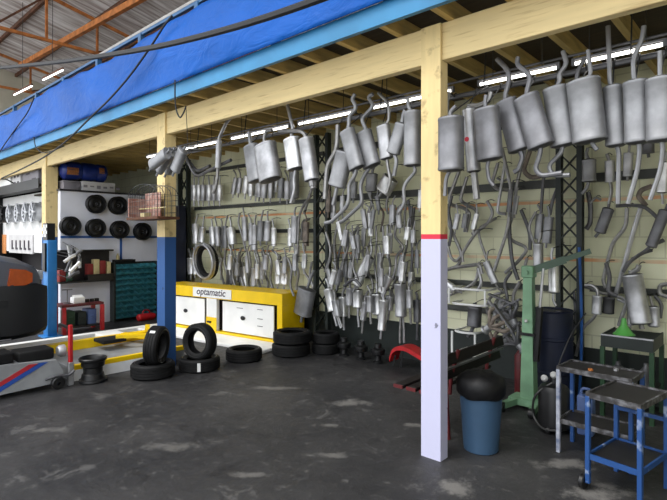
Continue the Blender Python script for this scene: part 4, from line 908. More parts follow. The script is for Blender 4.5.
# --- hanging bar right of the white post: the big ones
Y3 = 3.47
M('B3', 'm', 451, 118, 451, 170, 23, inl=[(450, 112), (456, 106)], out=[(446, 178), (445, 196)], pw=4, ratio=.8, Y=3.06)
h_ = M('B3', 's', 469, 110, 474, 171, 13, inl=[(469, 106), (478, 106), (489, 101), (491, 92)], out=[(475.5, 186), (477, 199)], pw=5.4, ratio=.95, Y=3.42, pw2=7)
M('B3', 'm', 486, 109, 490, 159, 23.5, inl=[(485, 103), (486, 95)], out=[(487, 166), (489, 180), (494, 186)], pw=4, Y=3.53)
M('B3', 'm', 506, 101, 519, 150, 19, inl=[(505, 96), (511, 73), (497, 59)], out=[(523, 157), (518, 170), (514, 172)], pw=5, Y=3.58)
M('B3', 'm', 526, 97, 541, 146, 23, inl=[(527, 91), (531, 76), (517, 64), (518, 57)], out=[(540, 155), (535, 169), (541, 176), (562, 173)], pw=5, Y=3.5)
M('B3', 'g', 555, 88, 563, 145, 22, inl=[(560, 81), (559, 74), (567, 64), (563, 51)], out=[(562, 152), (548, 166), (553, 176), (570, 175)], pw=4.6)
M('B3', 'g', 583, 81, 590, 141, 29, inl=[(591, 75), (588, 50)], out=[(597, 150)], pw=4.2, ratio=.7)
M('B3', 'g', 613, 87, 616, 145, 17.5, inl=[(610, 83), (609, 50), (608, 26)], out=[(619, 152), (618, 204)], pw=4.6, ratio=.9)
M('B3', 'g', 636, 82, 638, 142, 22, inl=[(634, 77), (633, 59), (642, 40), (644, 26)], out=[(640, 148), (638, 169), (628, 204)], pw=4.8, ratio=.85)
M('B3', 'g', 660, 79, 661, 140, 24, inl=[(660, 72), (660, 51)], out=[(663, 147), (661, 169), (650, 200)], pw=4.6, ratio=.85)
M('B3', 'd', 682, 77, 684, 140, 22, inl=[(682, 70), (681, 48)], out=[(684, 150), (680, 190)], pw=4.6, ratio=.85)
P('B3', 'g', [(447.5, 117), (447.5, 100), (449, 92)], 4, Y=3.6); P('B3', 'd', [(577, 88), (577, 72), (585, 58)], 4.4, Y=3.62)

# coil of bent tubing
c = onY(206, 263, 5.06); c.z += .03; o = thing('pipe_coil', 'big oval coil of silver flexible tubing hung above the cabinet signboard', 'pipe coil', c, 0)
for k, (rx, rz, tl, m) in enumerate(((.30, .30, .15, 'steel'), (.32, .31, .12, 'steel_bright'), (.33, .27, .15, 'rubber'))):
    bm = B(); rx = rx*(1-.1*k); tube(bm, [(rx*math.cos(a)-tl*rz*math.sin(a)*1.0, -.06+.04*k, rz*math.sin(a)) for a in [2*PI*i/24 for i in range(25)]], (.026, .026, .055)[k], 8, hollow=False, n=1); obj('tube_loop', bm, m, o)
bm = B(); tube(bm, [(0, -.02, .29), (0, .2, .31), (0, .48, .30)], .005, 5, hollow=False); obj('hanging_wire', bm, 'wire', o)
note_all()
# --- left bay, top rail
for x, t in zip((194.2, 198.8, 203.2, 209.2, 214, 219.8), 'bbsbsb'): M('L1', t, x, 185, x-.2, 200.5, 4.4, inl=[(x, 181), (x+RND.uniform(-1, 2), 176)], out=[(x, 206)])
for x0, y0, x1, y1, w, t in ((236, 178, 233, 194, 3.6, 's'), (240.5, 178, 238.5, 193, 3.6, 's'), (247.5, 176, 245, 193, 5, 'b'), (251, 182, 251, 196, 4, 'b'), (256, 181, 255.5, 196, 4.4, 'b'), (259, 183, 259.5, 197, 4.2, 's'), (265, 182, 263.5, 198, 5, 's'), (271, 181, 270.5, 198, 4, 's'), (276, 177, 274.5, 192, 5.5, 'b'), (281.5, 178, 280.5, 198, 4.6, 'g'), (287.5, 181, 287, 199, 4.6, 's'), (294, 172, 294.5, 198, 7, 'g')):
    M('L1', t, x0, y0, x1, y1, w)
P('L1', 'g', [(305, 170), (313, 186), (308, 200), (304, 214)], 2.6)
# --- left bay, middle row
for x0, y0, x1, y1, w, t in ((195.5, 224, 196, 243.5, 5, 'b'), (203, 227, 201.5, 242, 4.6, 'b'), (212, 227, 213.4, 245.5, 4.6, 'b'), (217, 227, 218, 246, 4.2, 's'), (221.6, 227, 221.4, 247, 2.8, 's'), (225.2, 226, 225.2, 248, 3.6, 'g'), (230.6, 228, 233, 245, 6.2, 'b'), (244.4, 217, 245.4, 241, 4.2, 's'), (251, 223, 251.2, 245, 3.8, 's'), (254.8, 225, 254.4, 250, 4.4, 's'), (261, 221, 260.2, 241, 4.8, 'g'), (268.2, 221, 267, 241, 5.2, 's'), (274, 228, 274, 246, 4, 'b'), (290.4, 228, 290.2, 246, 3.8, 'b'), (295, 216, 294.2, 243, 5.4, 's'), (306, 222, 305.6, 246, 4.6, 'r')):
    M('L2', t, x0, y0, x1, y1, w)
P('L2', 'g', [(240, 213), (238, 222), (243, 238), (246, 252)], 1.8); P('L2', 's', [(311, 196), (304, 204), (299, 216), (298, 245), (297, 262)], 2.2)
P('L2', 'g', [(309, 219), (303, 221), (301, 240)], 2.6); P('L2', 'd', [(188, 214), (187, 232), (190, 250)], 2.6)
# --- left bay, low row down to the cabinet
M('L3', 'b', 191, 258, 191.2, 274, 5.4); M('L3', 'b', 196, 258, 195, 274, 4.4); M('L3', 'b', 212, 247, 218, 261, 6.2, inl=[(210, 241)], out=[(222, 268), (221, 280)])
M('L3', 'b', 243, 267, 245.4, 289, 4.4); M('L3', 'b', 278, 264, 278, 284, 4.4); M('L3', 'b', 286, 265, 284.4, 284, 6.4); M('L3', 'b', 297.6, 246, 297, 261, 4.2, inl=[(298, 240)]); M('L3', 's', 254, 268, 253.6, 286, 4)
M('L3', 'g', 307, 289, 302.5, 314, 13, inl=[(310, 280), (314, 270)], out=[(301, 322)], Y=5.3, pw=3)
M('L3', 'b', 236, 258, 235, 276, 3.8); M('L3', 'd', 230, 266, 231, 284, 5); M('L3', 'd', 240.5, 262, 240, 282, 4.4); M('L3', 's', 263, 262, 262, 279, 4)
for pts, w, t in (([(226, 250), (224, 262), (228, 274), (226, 288)], 2.2, 's'), ([(231, 250), (235, 262), (232, 275), (236, 288)], 2, 'g'), ([(249, 252), (251, 266), (248, 284), (251, 292)], 2.4, 's'), ([(256, 250), (260, 262), (257, 276), (262, 292)], 2.2, 'g'), ([(262, 248), (266, 258), (264, 272), (269, 284), (267, 293)], 2.2, 's'), ([(268, 252), (272, 262), (270, 280), (274, 292)], 2.2, 'g'), ([(272, 250), (282, 258), (276, 262), (290, 262)], 2, 'd'), ([(288, 258), (292, 268), (290, 286), (294, 296)], 2.2, 's'), ([(296, 264), (299, 274), (296, 288), (300, 300)], 2.4, 'g'), ([(302, 262), (304, 272), (311, 282), (316, 298)], 2.4, 's'), ([(312, 262), (309, 276), (315, 290)], 2.2, 'b'), ([(204, 246), (200, 256), (203, 270), (200, 284)], 2, 'g'), ([(222, 258), (220, 270), (224, 284)], 2, 's'), ([(241, 248), (238, 262), (241, 278), (246, 292)], 2, 's')):
    P('L3', t, pts, w)
# --- bay left of the white post, high
for x0, y0, x1, y1, w, t in ((329, 191, 328, 212, 4, 'r'), (334, 197, 333, 218, 4.4, 's'), (354, 182, 353.4, 198, 6, 'g'), (372, 174, 371, 191, 9, 'g'), (342.5, 196, 342, 212, 4, 's'), (421, 190, 420, 208, 4.4, 'b'), (392.6, 205, 392, 225, 5.2, 's'), (377, 196, 379, 210, 3.6, 'g')):
    M('M1', t, x0, y0, x1, y1, w)
M('M1', 'b', 391, 178, 383, 191, 13, inl=[(395, 172), (396, 165)], out=[(379, 196)], pw=3)
for pts, w, t in (([(366, 186), (373, 203), (367, 214), (371, 226)], 2.6, 'g'), ([(402, 196), (405, 203), (398, 207), (395, 230)], 2.2, 'g'), ([(408, 200), (411, 215), (409, 238)], 2.6, 'd'), ([(344, 221), (338, 224), (334, 240), (336, 258)], 2.4, 's'), ([(378, 205), (384, 212), (381, 232)], 2, 'r'), ([(414, 208), (413, 222), (416, 246)], 2.6, 'd'), ([(388, 196), (386, 206), (388, 214)], 2, 's')):
    P('M1', t, pts, w)
# --- mid-height
M('M2', 'b', 370, 257, 356.5, 284, 7.6, inl=[(372, 250), (371, 243)], out=[(353, 292)], Y=5.26); M('M2', 'b', 371, 213, 371, 236, 5, inl=[(369, 207), (365, 204)], out=[(371, 246)]); M('M2', 's', 380, 253, 380, 277, 4.6, out=[(379, 288)])
M('M2', 's', 388.4, 236, 388, 251, 6.2); M('M2', 'b', 389.5, 276, 381.5, 292, 7, Y=5.26); M('M2', 'b', 411, 272, 410, 286, 4); M('M2', 's', 402.5, 255, 399, 276, 5); M('M2', 'g', 345, 254, 345, 277, 4.6); M('M2', 'b', 338, 222, 342, 240, 3.8)
M('M2', 's', 331, 244, 329, 262, 4.4); M('M2', 'g', 358, 240, 357, 258, 4.2); M('M2', 's', 364, 228, 363, 246, 3.8); M('M2', 'g', 417, 250, 417, 268, 4); M('M2', 's', 351, 262, 350, 278, 4.2)
for pts, w, t in (([(402, 207), (395, 231), (395, 237), (405, 248), (396, 255), (396, 268), (392, 280)], 2.4, 's'), ([(406, 202), (404, 224), (408, 240), (403, 262)], 2.2, 'g'), ([(412, 206), (410, 230), (413, 254), (411, 272)], 2.2, 'd'), ([(383, 226), (384, 250), (382, 262)], 2, 's'), ([(376, 226), (377, 244), (374, 262), (377, 282)], 2, 'g'), ([(358, 226), (352, 238), (354, 254), (348, 270), (346, 284)], 2.4, 'g'), ([(347, 230), (349, 246), (343, 262), (341, 282)], 2.2, 's'), ([(334, 246), (336, 266), (332, 284)], 2.6, 's'), ([(362, 250), (366, 268), (362, 284)], 2, 'g'), ([(368, 272), (374, 284), (371, 298)], 2.4, 's'), ([(414, 232), (411, 258), (415, 284)], 2, 'g'), ([(341, 246), (337, 262), (340, 280), (336, 292)], 2.2, 'd'), ([(350, 232), (356, 248), (352, 266), (358, 280)], 2, 's'), ([(388, 254), (391, 266), (387, 280)], 2.2, 'd'), ([(397, 276), (391, 292), (396, 300)], 2.4, 's'), ([(326, 232), (332, 252), (325, 272)], 2.4, 's'), ([(371, 240), (366, 252), (368, 262)], 2, 'g'), ([(407, 262), (404, 280), (408, 296)], 2.6, 'g'), ([(361, 286), (354, 278), (344, 286)], 2.6, 'd')):
    P('M2', t, pts, w)
# --- lowest row of converters with twin tail pipes
def cat(x0, y0, x1, y1, w, outs, tone='b', **k):
    Y0 = k.pop('Y', 5.34)
    def build(Y):
        o = M_at('M3', tone, x0, y0, x1, y1, w, out=outs[0], pw=2.6, Y=Y, **k); c = Vector(o.location)
        for pts in outs[1:]:
            bm = B(); tube(bm, [onY(x1, y1, Y)+Vector((0, .03, .01))]+[onY(x, y, Y+.03) for x, y in pts], apparent(x1, Y, 2.6), 7); obj('outlet_pipe', bm, 'steel', o, True, c)
        bm = B(); p = onY(x0, y0, Y); q = onY(x1, y1, Y); d = q-p; lathe(bm, p+d*.45, d, [(-.014, apparent(x0, Y, w)*1.04), (-.012, apparent(x0, Y, w)*1.12), (.012, apparent(x0, Y, w)*1.12), (.014, apparent(x0, Y, w)*1.04)], 16, .95); obj('band_clamp', bm, 'steel_dark', o, True, c); return o
    return fit(build, depths('M3', Y0), 'M3')
cat(328.5, 289, 333, 311, 8, ([(337, 326)], [(341, 328)]), ratio=.9); cat(343, 297, 343.4, 316, 7, ([(344, 330)],), ratio=.9)
cat(358, 290, 358, 307, 8, ([(358, 316), (359, 327)], [(364, 318), (362, 333)]), ratio=.9); cat(365.4, 302, 363, 320, 5, ([(362, 333)],), 's', ratio=.9, Y=5.25)
cat(377, 294, 378, 314, 9, ([(379, 320)],), ratio=.9); cat(384, 300, 381.6, 330, 6.6, ([(380.5, 339)],), ratio=.9, Y=5.26)
cat(400, 284, 401, 316, 9.6, ([(400, 330), (400, 343)], [(404, 330), (404, 343)]), 's', ratio=.95); cat(417, 300, 417.4, 322, 6, ([(417, 340)],), 'd', ratio=.9)
cat(350, 288, 349, 305, 6, ([(349, 318)],), 's', ratio=.9, Y=5.26); cat(335, 300, 338, 316, 6, ([(342, 327)],), 's', ratio=.9, Y=5.26); cat(370, 296, 370, 312, 5.4, ([(371, 324)],), 's', ratio=.9); cat(409.5, 290, 410, 308, 5.4, ([(411, 324)],), 's', ratio=.9)
cat(390, 296, 389, 310, 6.4, ([(388, 320)],), 's', ratio=.9)
for k in range(16):
    x = 329+k*5.7+RND.uniform(-1.5, 1.5); y = RND.choice((214, 232, 250, 266))+RND.uniform(-5, 5); l = RND.uniform(12, 20); tl = RND.uniform(-4, 4)
    M('M2', RND.choice('bbssg'), x, y, x+tl, y+l, RND.uniform(3.4, 5.2), Y=5.20)
for k in range(9):
    x = 229+k*9.6+RND.uniform(-2, 2); y = 256+RND.uniform(-4, 8); M('L3', RND.choice('bssg'), x, y, x+RND.uniform(-2, 2), y+RND.uniform(12, 18), RND.uniform(3, 4), Y=5.22)
# --- right of the white post
for pts, w, t in (([(459, 171), (449, 198), (451, 205), (464, 208), (470, 213), (466, 232)], 3, 's'), ([(467, 177), (460, 200), (466, 205), (478, 210), (474, 232)], 3, 's'), ([(498, 163), (492, 183), (496, 189), (511, 190)], 3, 's'), ([(505, 163), (497, 213), (506, 214)], 2.6, 'b'), ([(487, 201), (494, 213), (486, 226), (472, 234)], 2.8, 'g'), ([(502, 148), (508, 175), (512, 192), (508, 228), (501, 250), (494, 271)], 3, 'g'), ([(525, 150), (516, 188), (514, 212), (507, 232)], 3, 's'), ([(447, 205), (447, 220), (455, 238), (462, 254), (459, 266), (446, 270)], 3, 's'), ([(478, 230), (470, 241), (462, 254), (463, 262)], 2.6, 's'), ([(447, 243), (451, 258), (456, 262), (463, 254)], 2.6, 'g'), ([(496, 218), (478, 229), (480, 240), (487, 260)], 2.4, 'g'), ([(510, 192), (509, 230), (512, 262), (518, 280)], 3.4, 'd'), ([(507, 236), (514, 242), (529, 248), (518, 262), (505, 273)], 2.8, 'g'), ([(521, 210), (530, 232), (530, 250)], 3, 'd'), ([(544, 176), (542, 196), (541, 213)], 2.8, 'd'), ([(559, 184), (552, 202), (550, 215)], 2.8, 'd'), ([(530, 151), (523, 171), (531, 178), (540, 176)], 4, 'r'), ([(497, 178), (503, 182), (509, 178)], 2, 's'), ([(536, 212), (528, 226), (534, 244), (541, 256)], 2.4, 'g'), ([(452, 196), (448, 210), (452, 230), (449, 246)], 2.6, 'd')):
    P('R1', t, pts, w)
for x0, y0, x1, y1, w, t in ((458, 214, 455, 229, 5, 's'), (477, 214, 473, 229, 4.6, 'b'), (540, 214, 538, 239, 6.6, 'g'), (549, 217, 546.4, 243, 8, 'g'), (466, 214, 464, 228, 5, 'g'), (511, 190, 509, 212, 4.6, 'd'), (517, 196, 514, 214, 4.4, 's')): M('R1', t, x0, y0, x1, y1, w)
M('R2', 's', 486, 262, 495, 283, 6.4, out=[(499, 290), (505, 292)]); M('R2', 'b', 441, 280, 455, 290, 7, inl=[(437, 276)], out=[(462, 293)]); M('R2', 's', 500, 300, 502, 318, 4.6)
M('R2', 's', 538, 244, 538.5, 268, 8.4, inl=[(540, 238), (541, 232)], ratio=.9); M('R2', 'b', 553.5, 263, 554, 292, 9, inl=[(551, 256), (553, 248)], out=[(553, 300), (556, 306)], ratio=.9)
for pts, w, t in (([(436, 300), (446, 296), (462, 290), (476, 283), (480, 262)], 2.8, 'g'), ([(478, 268), (482, 284), (477, 291)], 3, 'b'), ([(527, 258), (524, 270), (530, 282), (526, 296)], 2.6, 'g'), ([(505, 292), (490, 296), (486, 310), (492, 322)], 2.6, 'g'), ([(511, 272), (504, 282), (508, 300), (502, 312)], 2.8, 'd'), ([(520, 282), (512, 296), (516, 312)], 3, 'g'), ([(452, 268), (466, 266), (480, 264), (482, 274)], 3, 's'), ([(438, 262), (444, 276), (440, 290)], 2.6, 'd'), ([(561, 244), (557, 262), (561, 284), (556, 304), (560, 326)], 3, 'g')):
    P('R2', t, pts, w)
# --- above the green table
M('R3', 'g', 589, 160, 589, 181, 11.5, inl=[(586, 154), (588, 148)], out=[(587, 188), (582, 194)]); M('R3', 's', 609.6, 161, 610, 182, 8, inl=[(607, 154)], out=[(612, 190), (609, 204)], pw=3.4)
M('R3', 'd', 608.5, 209, 600, 232, 9.5, inl=[(609, 203)], out=[(595, 237)]); M('R3', 's', 628.5, 153, 627.5, 176, 8); M('R3', 'd', 648, 142, 648, 153, 10); M('R3', 'b', 664, 163, 662, 192, 8.6, inl=[(667, 152)], out=[(663, 204)])
M('R3', 's', 632, 275, 641, 323, 17, inl=[(631, 273), (638, 269), (639, 265)], out=[(642, 329)], Y=5.28, ratio=.8); M('R3', 's', 597.5, 296, 596.5, 314, 8, inl=[(598, 290), (592, 285), (585, 285)], out=[(593, 319), (583, 327), (576, 356)], pw=3.2)
M('R3', 'k', 609, 298, 608, 313, 9.6, inl=[(609, 292)], out=[]); M('R3', 's', 653, 307, 654, 326, 9.6, inl=[(651, 301), (650, 296)], out=[]); M('R3', 'd', 665, 211, 651, 246, 9.4, inl=[(668, 204)], out=[(645, 251), (632, 259)], Y=5.3); M('R3', 's', 630, 308, 630.5, 325, 5)
for pts, w, t in (([(588, 192), (591, 208), (590, 224), (586, 229)], 4, 'd'), ([(627, 208), (626, 228), (613, 241), (608, 260), (603, 281), (606, 288)], 3.2, 's'), ([(641, 207), (632, 236), (624, 266), (616, 294)], 3.8, 'b'), ([(616, 206), (630, 205), (644, 206), (656, 216), (664, 226)], 3, 'd'), ([(590, 203), (596, 197), (601, 200)], 2, 'g'), ([(652, 250), (642, 253), (629, 262), (623, 272)], 3, 'd'), ([(646, 206), (638, 196), (641, 190), (652, 186)], 4, 'r'), ([(660, 222), (652, 232), (655, 244), (664, 240)], 3.4, 'd'), ([(606, 263), (610, 276), (608, 292), (617, 296)], 3.4, 'd'), ([(612, 296), (622, 297), (628, 304), (617, 299)], 2.2, 'b'), ([(628, 300), (622, 316), (619, 326)], 3.4, 'g'), ([(668, 284), (660, 285), (659, 294), (668, 297)], 3.6, 'g'), ([(580, 286), (590, 288), (600, 293), (612, 295)], 2.6, 'g'), ([(574, 292), (576, 318), (571, 340)], 2.4, 'd'), ([(655, 296), (662, 304), (660, 318)], 3, 'd')):
    P('R3', t, pts, w)
# stickers and marks on the big ones
bm = B(); c = Vector(h_.location); p = onY(471.5, 140, h_.location.y); lathe(bm, p+Vector((-.012, -.050, 0)), (0, -1, 0), [(0, .018), (.002, .018)], 14); bpy.context.view_layer.update(); obj('red_emblem', bm, 'logo_red', h_, True, c)
# ------------------------------------------------------------------ right-hand foreground
# blue bin with black bag
bn = thing('waste_bin', 'round blue plastic bin with black bag over its rim, beside the white post', 'bin', g(478, 455)+Vector((-.035, .12, 0)))
bm = B(); R0, R1, H = .128, .158, .46
lathe(bm, (0, 0, 0), (0, 0, 1), [(0, R0*.96), (.006, R0), (H*.97, R1), (H*.97, R1*1.05), (H, R1*1.05)], 36, cap1=False); obj('bin_body', bm, 'bin_blue', bn)
bm = B(); rings = []
for k, (z, r) in enumerate(((H-.05, 1.06), (H-.03, 1.13), (H+.01, 1.15), (H+.04, 1.16), (H+.075, 1.06), (H+.10, .90), (H+.12, .62), (H+.13, .3), (H+.133, .05))):
    rings.append([Vector((R1*r*(1+.01*math.sin(7*a+k)+.006*math.sin(13*a-k*2))*math.cos(a), R1*r*(1+.01*math.sin(7*a+k)+.006*math.sin(13*a))*math.sin(a), z+.006*math.sin(5*a+k*1.3)*(1 if k < 7 else .3))) for a in [2*PI*i/40 for i in range(40)]])
loft(bm, rings); obj('bin_bag', bm, 'bag_black', bn)
# slatted bench
bx0, by0, by1 = -1.95, 3.32, 4.40
be = thing('slat_bench', 'slatted dark bench with red iron frame between blue bin and white post', 'bench', (bx0, by0, 0)); Lb = by1-by0
for k, (dz, dx) in enumerate(((.66, .03), (.54, .0))):
    bm = B(); box(bm, (dx, Lb/2, dz), (.03, Lb, .085), Matrix.Rotation(-.2, 4, 'Y')); bevel(bm, .006, 1); obj('back_slat', bm, 'bench_black', be)
for k in range(3):
    bm = B(); boxr(bm, -.40+.12*k, -.31+.12*k, 0, Lb, .39, .42); bevel(bm, .006, 1); s = obj('seat_slat', bm, 'bench_black', be)
    bm = B(); boxr(bm, -.398+.12*k, -.312+.12*k, -.012, 0, .392, .418); obj('slat_end', bm, 'dark_red', s, False)
for y in (.22, Lb-.22):
    bm = B(); tube(bm, [(-.02, y, .36), (-.01, y, .5), (.055, y, .72)], .016, 8); tube(bm, [(-.02, y, .37), (-.42, y, .375)], .016); tube(bm, [(-.05, y, .38), (-.03, y, 0)], .016); tube(bm, [(-.22, y, .38), (-.24, y, 0)], .016); obj('iron_frame', bm, 'dark_red', be)
bm = B(); boxr(bm, .03, .045, .02, Lb, .585, .60); obj('trim_strip', bm, 'steel_dark', be, False)
# low red arched stand near the wall
p = onY(409, 352, 5.1); rs = thing('arched_stand', 'low red stand with curved top before the dark skirting left of white post', 'stand', (p.x, 5.1, 0)); a0 = onY(394, 340, 5.1).x-p.x; a1 = onY(428, 340, 5.1).x-p.x
bm = B(); top = [(a0, .12), (a0+.03, .22), (a0+.1, .275), (a0+.22, .29), (a1, .20)]
pts = smooth_path([Vector((x, 0, z)) for x, z in top], n=5); rings = []
for q in pts: rings.append([q+Vector((0, -.10, 0)), q+Vector((0, .10, 0)), q+Vector((0, .10, -.05)), q+Vector((0, -.10, -.05))])
loft(bm, rings); bevel(bm, .008, 1); obj('curved_top', bm, 'red_paint', rs)
for x, z in ((a0+.02, .14), (a0+.14, .24), (a1-.02, .18)): bm = B(); beam(bm, (x, 0, z), (x-.03, -.02, 0), .022); obj('stand_leg', bm, 'black_metal', rs, False)
# hub spools by the skirting
for k, px in enumerate((344, 361, 378)):
    p = onY(px, 350, 5.1); o = simple('wheel_hub', lambda bm: lathe(bm, (0, 0, 0), (0, 0, 1), [(0, .07), (.02, .072), (.03, .045), (.09, .04), (.11, .085), (.15, .092), (.17, .09), (.19, .05), (.24, .045)], 20), 'black_metal'); o.location = (p.x, 5.1, 0)
    tag(o, f'black flanged wheel hub on the floor under the lowest converters, {nth(k)} from the lattice column', 'wheel hub', 'black hubs along the skirting')
# green hoist
hb = g(530, 401); hb.y = 4.72; hb.x = onY(529, 380, 4.72).x
ho = thing('engine_hoist', 'green engine hoist with tapered mast and boom beside the navy drum', 'hoist', hb)
bm = B(); loft(bm, [[Vector((s*w, t*d, z)) for s, t in ((-1, -1), (1, -1), (1, 1), (-1, 1))] for z, w, d in ((.06, .064, .056), (.5, .054, .05), (1.0, .044, .042), (1.27, .04, .04))]); bevel(bm, .006, 1); obj('hoist_mast', bm, 'hoist_green', ho)
bm = B(); beam(bm, (-.02, 0, 1.27), (.30, .08, 1.395), .05, .07); beam(bm, (.27, .07, 1.385), (.50, .13, 1.475), .036, .048); obj('hoist_boom', bm, 'boom_green', ho, False)
bm = B(); boxr(bm, -.055, .055, -.055, .055, 1.22, 1.33); lathe(bm, (0, -.06, 1.27), (0, -1, 0), [(0, .02), (.02, .02)], 12); bevel(bm, .008, 1); obj('mast_head', bm, 'hoist_green', ho)
bm = B(); tube(bm, [(.07, -.02, .45), (.10, .0, .95)], .034); obj('hydraulic_ram', bm, 'black_metal', ho)
bm = B(); tube(bm, [(.10, .0, .93), (.125, .02, 1.31)], .014); obj('ram_rod', bm, 'steel', ho)
for s in (-1, 1):
    bm = B(); beam(bm, (s*.06, .1, .06), (s*.13, -.27, .06), .055, .055); obj('hoist_leg', bm, 'hoist_green', ho, False)
    bm = B(); revolve(bm, [(-.02, .01), (-.02, .045), (.02, .045), (.02, .01)], (s*.135, -.29, .045), (1, 0, 0), 18); obj('caster', bm, 'black_plastic', ho)
bm = B(); boxr(bm, -.16, .16, -.1, .1, .03, .09); obj('base_block', bm, 'hoist_green', ho, False)
bm = B(); lathe(bm, (0, -.062, .82), (0, -1, 0), [(0, .016), (.014, .016), (.02, .01)], 12); obj('mast_bolt', bm, 'steel_bright', ho)
bm = B(); boxr(bm, -.075, .075, -.066, .064, .68, .705); obj('mast_band', bm, 'black_metal', ho, False)
# drum behind the hoist
p = onY(552, 340, 5.08); dr = thing('oil_drum', 'navy blue steel drum behind the green hoist', 'drum', (p.x, 5.08, 0))
bm = B(); lathe(bm, (0, 0, 0), (0, 0, 1), [(0, .18), (.01, .19), (.28, .19), (.29, .198), (.31, .198), (.32, .19), (.60, .19), (.61, .198), (.63, .198), (.64, .19), (.87, .19), (.88, .197), (.89, .19), (.875, .18)], 32); obj('drum_body', bm, 'navy_paint', dr)
bm = B(); lathe(bm, (.08, -.05, .872), (0, 0, 1), [(0, .03), (.02, .03), (.024, .02)], 12); obj('drum_bung', bm, 'steel_dark', dr)
p = onY(541, 350, 4.95); o = simple('gas_cylinder', lambda bm: (lathe(bm, (0, 0, 0), (0, 0, 1), [(0, .05), (.01, .055), (.40, .055), (.44, .03), (.46, .02), (.5, .02)], 18), boxr(bm, -.05, .02, -.012, .012, .49, .52), tube(bm, [(.02, 0, .48), (.065, 0, .44), (.07, 0, .2)], .009)), 'dark_red'); o.location = (onY(519.5, 350, 5.0).x, 5.02, 0); tag(o, 'dark red upright cylinder standing left of the green hoist mast', 'cylinder')
# oil drainer with pale valves
p = onY(552, 395, 4.25); od = thing('oil_drainer', 'black round drainer tank with pale valve knobs behind the carts', 'tank', (p.x, 4.3, 0))
bm = B(); lathe(bm, (0, 0, .03), (0, 0, 1), [(0, .11), (.01, .125), (.30, .125), (.34, .10), (.36, .04), (.42, .03)], 24); obj('tank_body', bm, 'black_metal', od)
for dx, dz in ((-.055, .40), (.02, .44)): bm = B(); lathe(bm, (dx, -.05, .03+dz), (0, -1, .2), [(-.02, .012), (0, .024), (.025, .028), (.04, .016)], 16); obj('valve_knob', bm, 'valve_grey', od)
bm = B(); tube(bm, [(.0, -.04, .40), (-.12, -.12, .30), (-.16, -.06, .10), (-.04, -.15, .03), (.1, -.14, .06)], .010); obj('drain_hose', bm, 'wire', od)
bm = B(); tube(bm, [(.02, -.03, .47), (.06, 0, .62), (.10, .12, .80), (.16, .3, .95)], .006, hollow=False); obj('riser_hose', bm, 'cable', od)
for k in range(3): a = 2*PI*k/3+.5; bm = B(); revolve(bm, [(-.012, .006), (-.012, .03), (.012, .03), (.012, .006)], (.12*math.cos(a), .12*math.sin(a), .03), (1, 0, 0), 14); obj('caster', bm, 'black_plastic', od)
p = onY(566, 400, 4.3); jc = thing('jerry_can', 'pale blue jerry can standing behind the white cart leg', 'can', (p.x+.13, 4.38, 0)); bm = B(); boxr(bm, -.06, .06, -.05, .05, 0, .32); bevel(bm, .015, 3); obj('can_body', bm, 'plastic_blue', jc)
bm = B(); tube(bm, [(-.04, 0, .32), (-.03, 0, .37), (.03, 0, .37), (.04, 0, .32)], .012); obj('can_handle', bm, 'plastic_blue', jc)
# carts
def cart(label, loc, rot, w, d, h, zsh, legm, extra):
    t = thing('tool_cart', label, 'cart', loc, rot)
    bm = B(); boxr(bm, 0, w, 0, d, h-.012, h); obj('cart_top', bm, 'cart_tray', t, False)
    bm = B()
    for (x0, x1, y0, y1) in ((-.01, w+.01, -.012, .0), (-.01, w+.01, d, d+.012), (-.012, 0, 0, d), (w, w+.012, 0, d)): boxr(bm, x0, x1, y0, y1, h-.024, h+.012)
    obj('tray_rim', bm, 'cart_rim', t, False)
    bm = B(); boxr(bm, 0, w, 0, d, zsh-.01, zsh); obj('cart_shelf', bm, 'cart_tray', t, False)
    bm = B()
    for (x0, x1, y0, y1) in ((0, w, -.008, .004), (0, w, d-.004, d+.008), (-.008, .004, 0, d), (w-.004, w+.008, 0, d)): boxr(bm, x0, x1, y0, y1, zsh-.02, zsh+.014)
    obj('shelf_rim', bm, legm[4], t, False)
    for i, (x, y) in enumerate(((0, 0), (w, 0), (0, d), (w, d))):
        bm = B(); boxr(bm, x-.014, x+.014, y-.014, y+.014, .045 if extra and i in (0,) else 0, h-.012); bevel(bm, .003, 1); L_ = obj('cart_leg', bm, legm[i], t)
        if extra and i == 0: bm = B(); revolve(bm, [(-.015, .008), (-.015, .042), (-.01, .046), (.01, .046), (.015, .042), (.015, .008)], (x-.03, y, .046), (1, 0, 0), 18); obj('caster', bm, 'black_plastic', L_)
    if extra:
        bm = B(); boxr(bm, 0, w, d-.012, d+.012, h*.70, h*.74); obj('cross_bar', bm, legm[0], t, False)
    return t
ca = g(558.5, 452); cart('steel tool cart with one white front leg and dark dirty top, the farther cart', ca, -.06, .48, .27, .63, .24, ('cart_white', 'cart_blue', 'cart_blue', 'cart_blue', 'cart_rim'), False)
cb = g(588, 490); cart('blue tool cart with dark top at the lower picture corner, the nearer cart', cb, -.17, .30, .41, .61, .22, ('cart_blue', 'cart_blue', 'cart_blue', 'cart_blue', 'cart_blue'), True)
# oddments on the far cart
for k, (u, v) in enumerate(((.20, .07), (.33, .2))):
    q = Vector((u, v, .631)); q.rotate(Matrix.Rotation(-.06, 3, 'Z')); o = simple('hex_nut', lambda bm: revolve(bm, [(0, .018), (.014, .018), (.014, .009), (0, .009)], (0, 0, 0), (0, 0, 1), 6), 'rust' if k == 0 else 'steel', None, False); o.location = ca+q; tag(o, ['rusty nut lying near the front rim of the farther cart', 'steel nut lying at the back of the farther cart top'][k], 'nut')
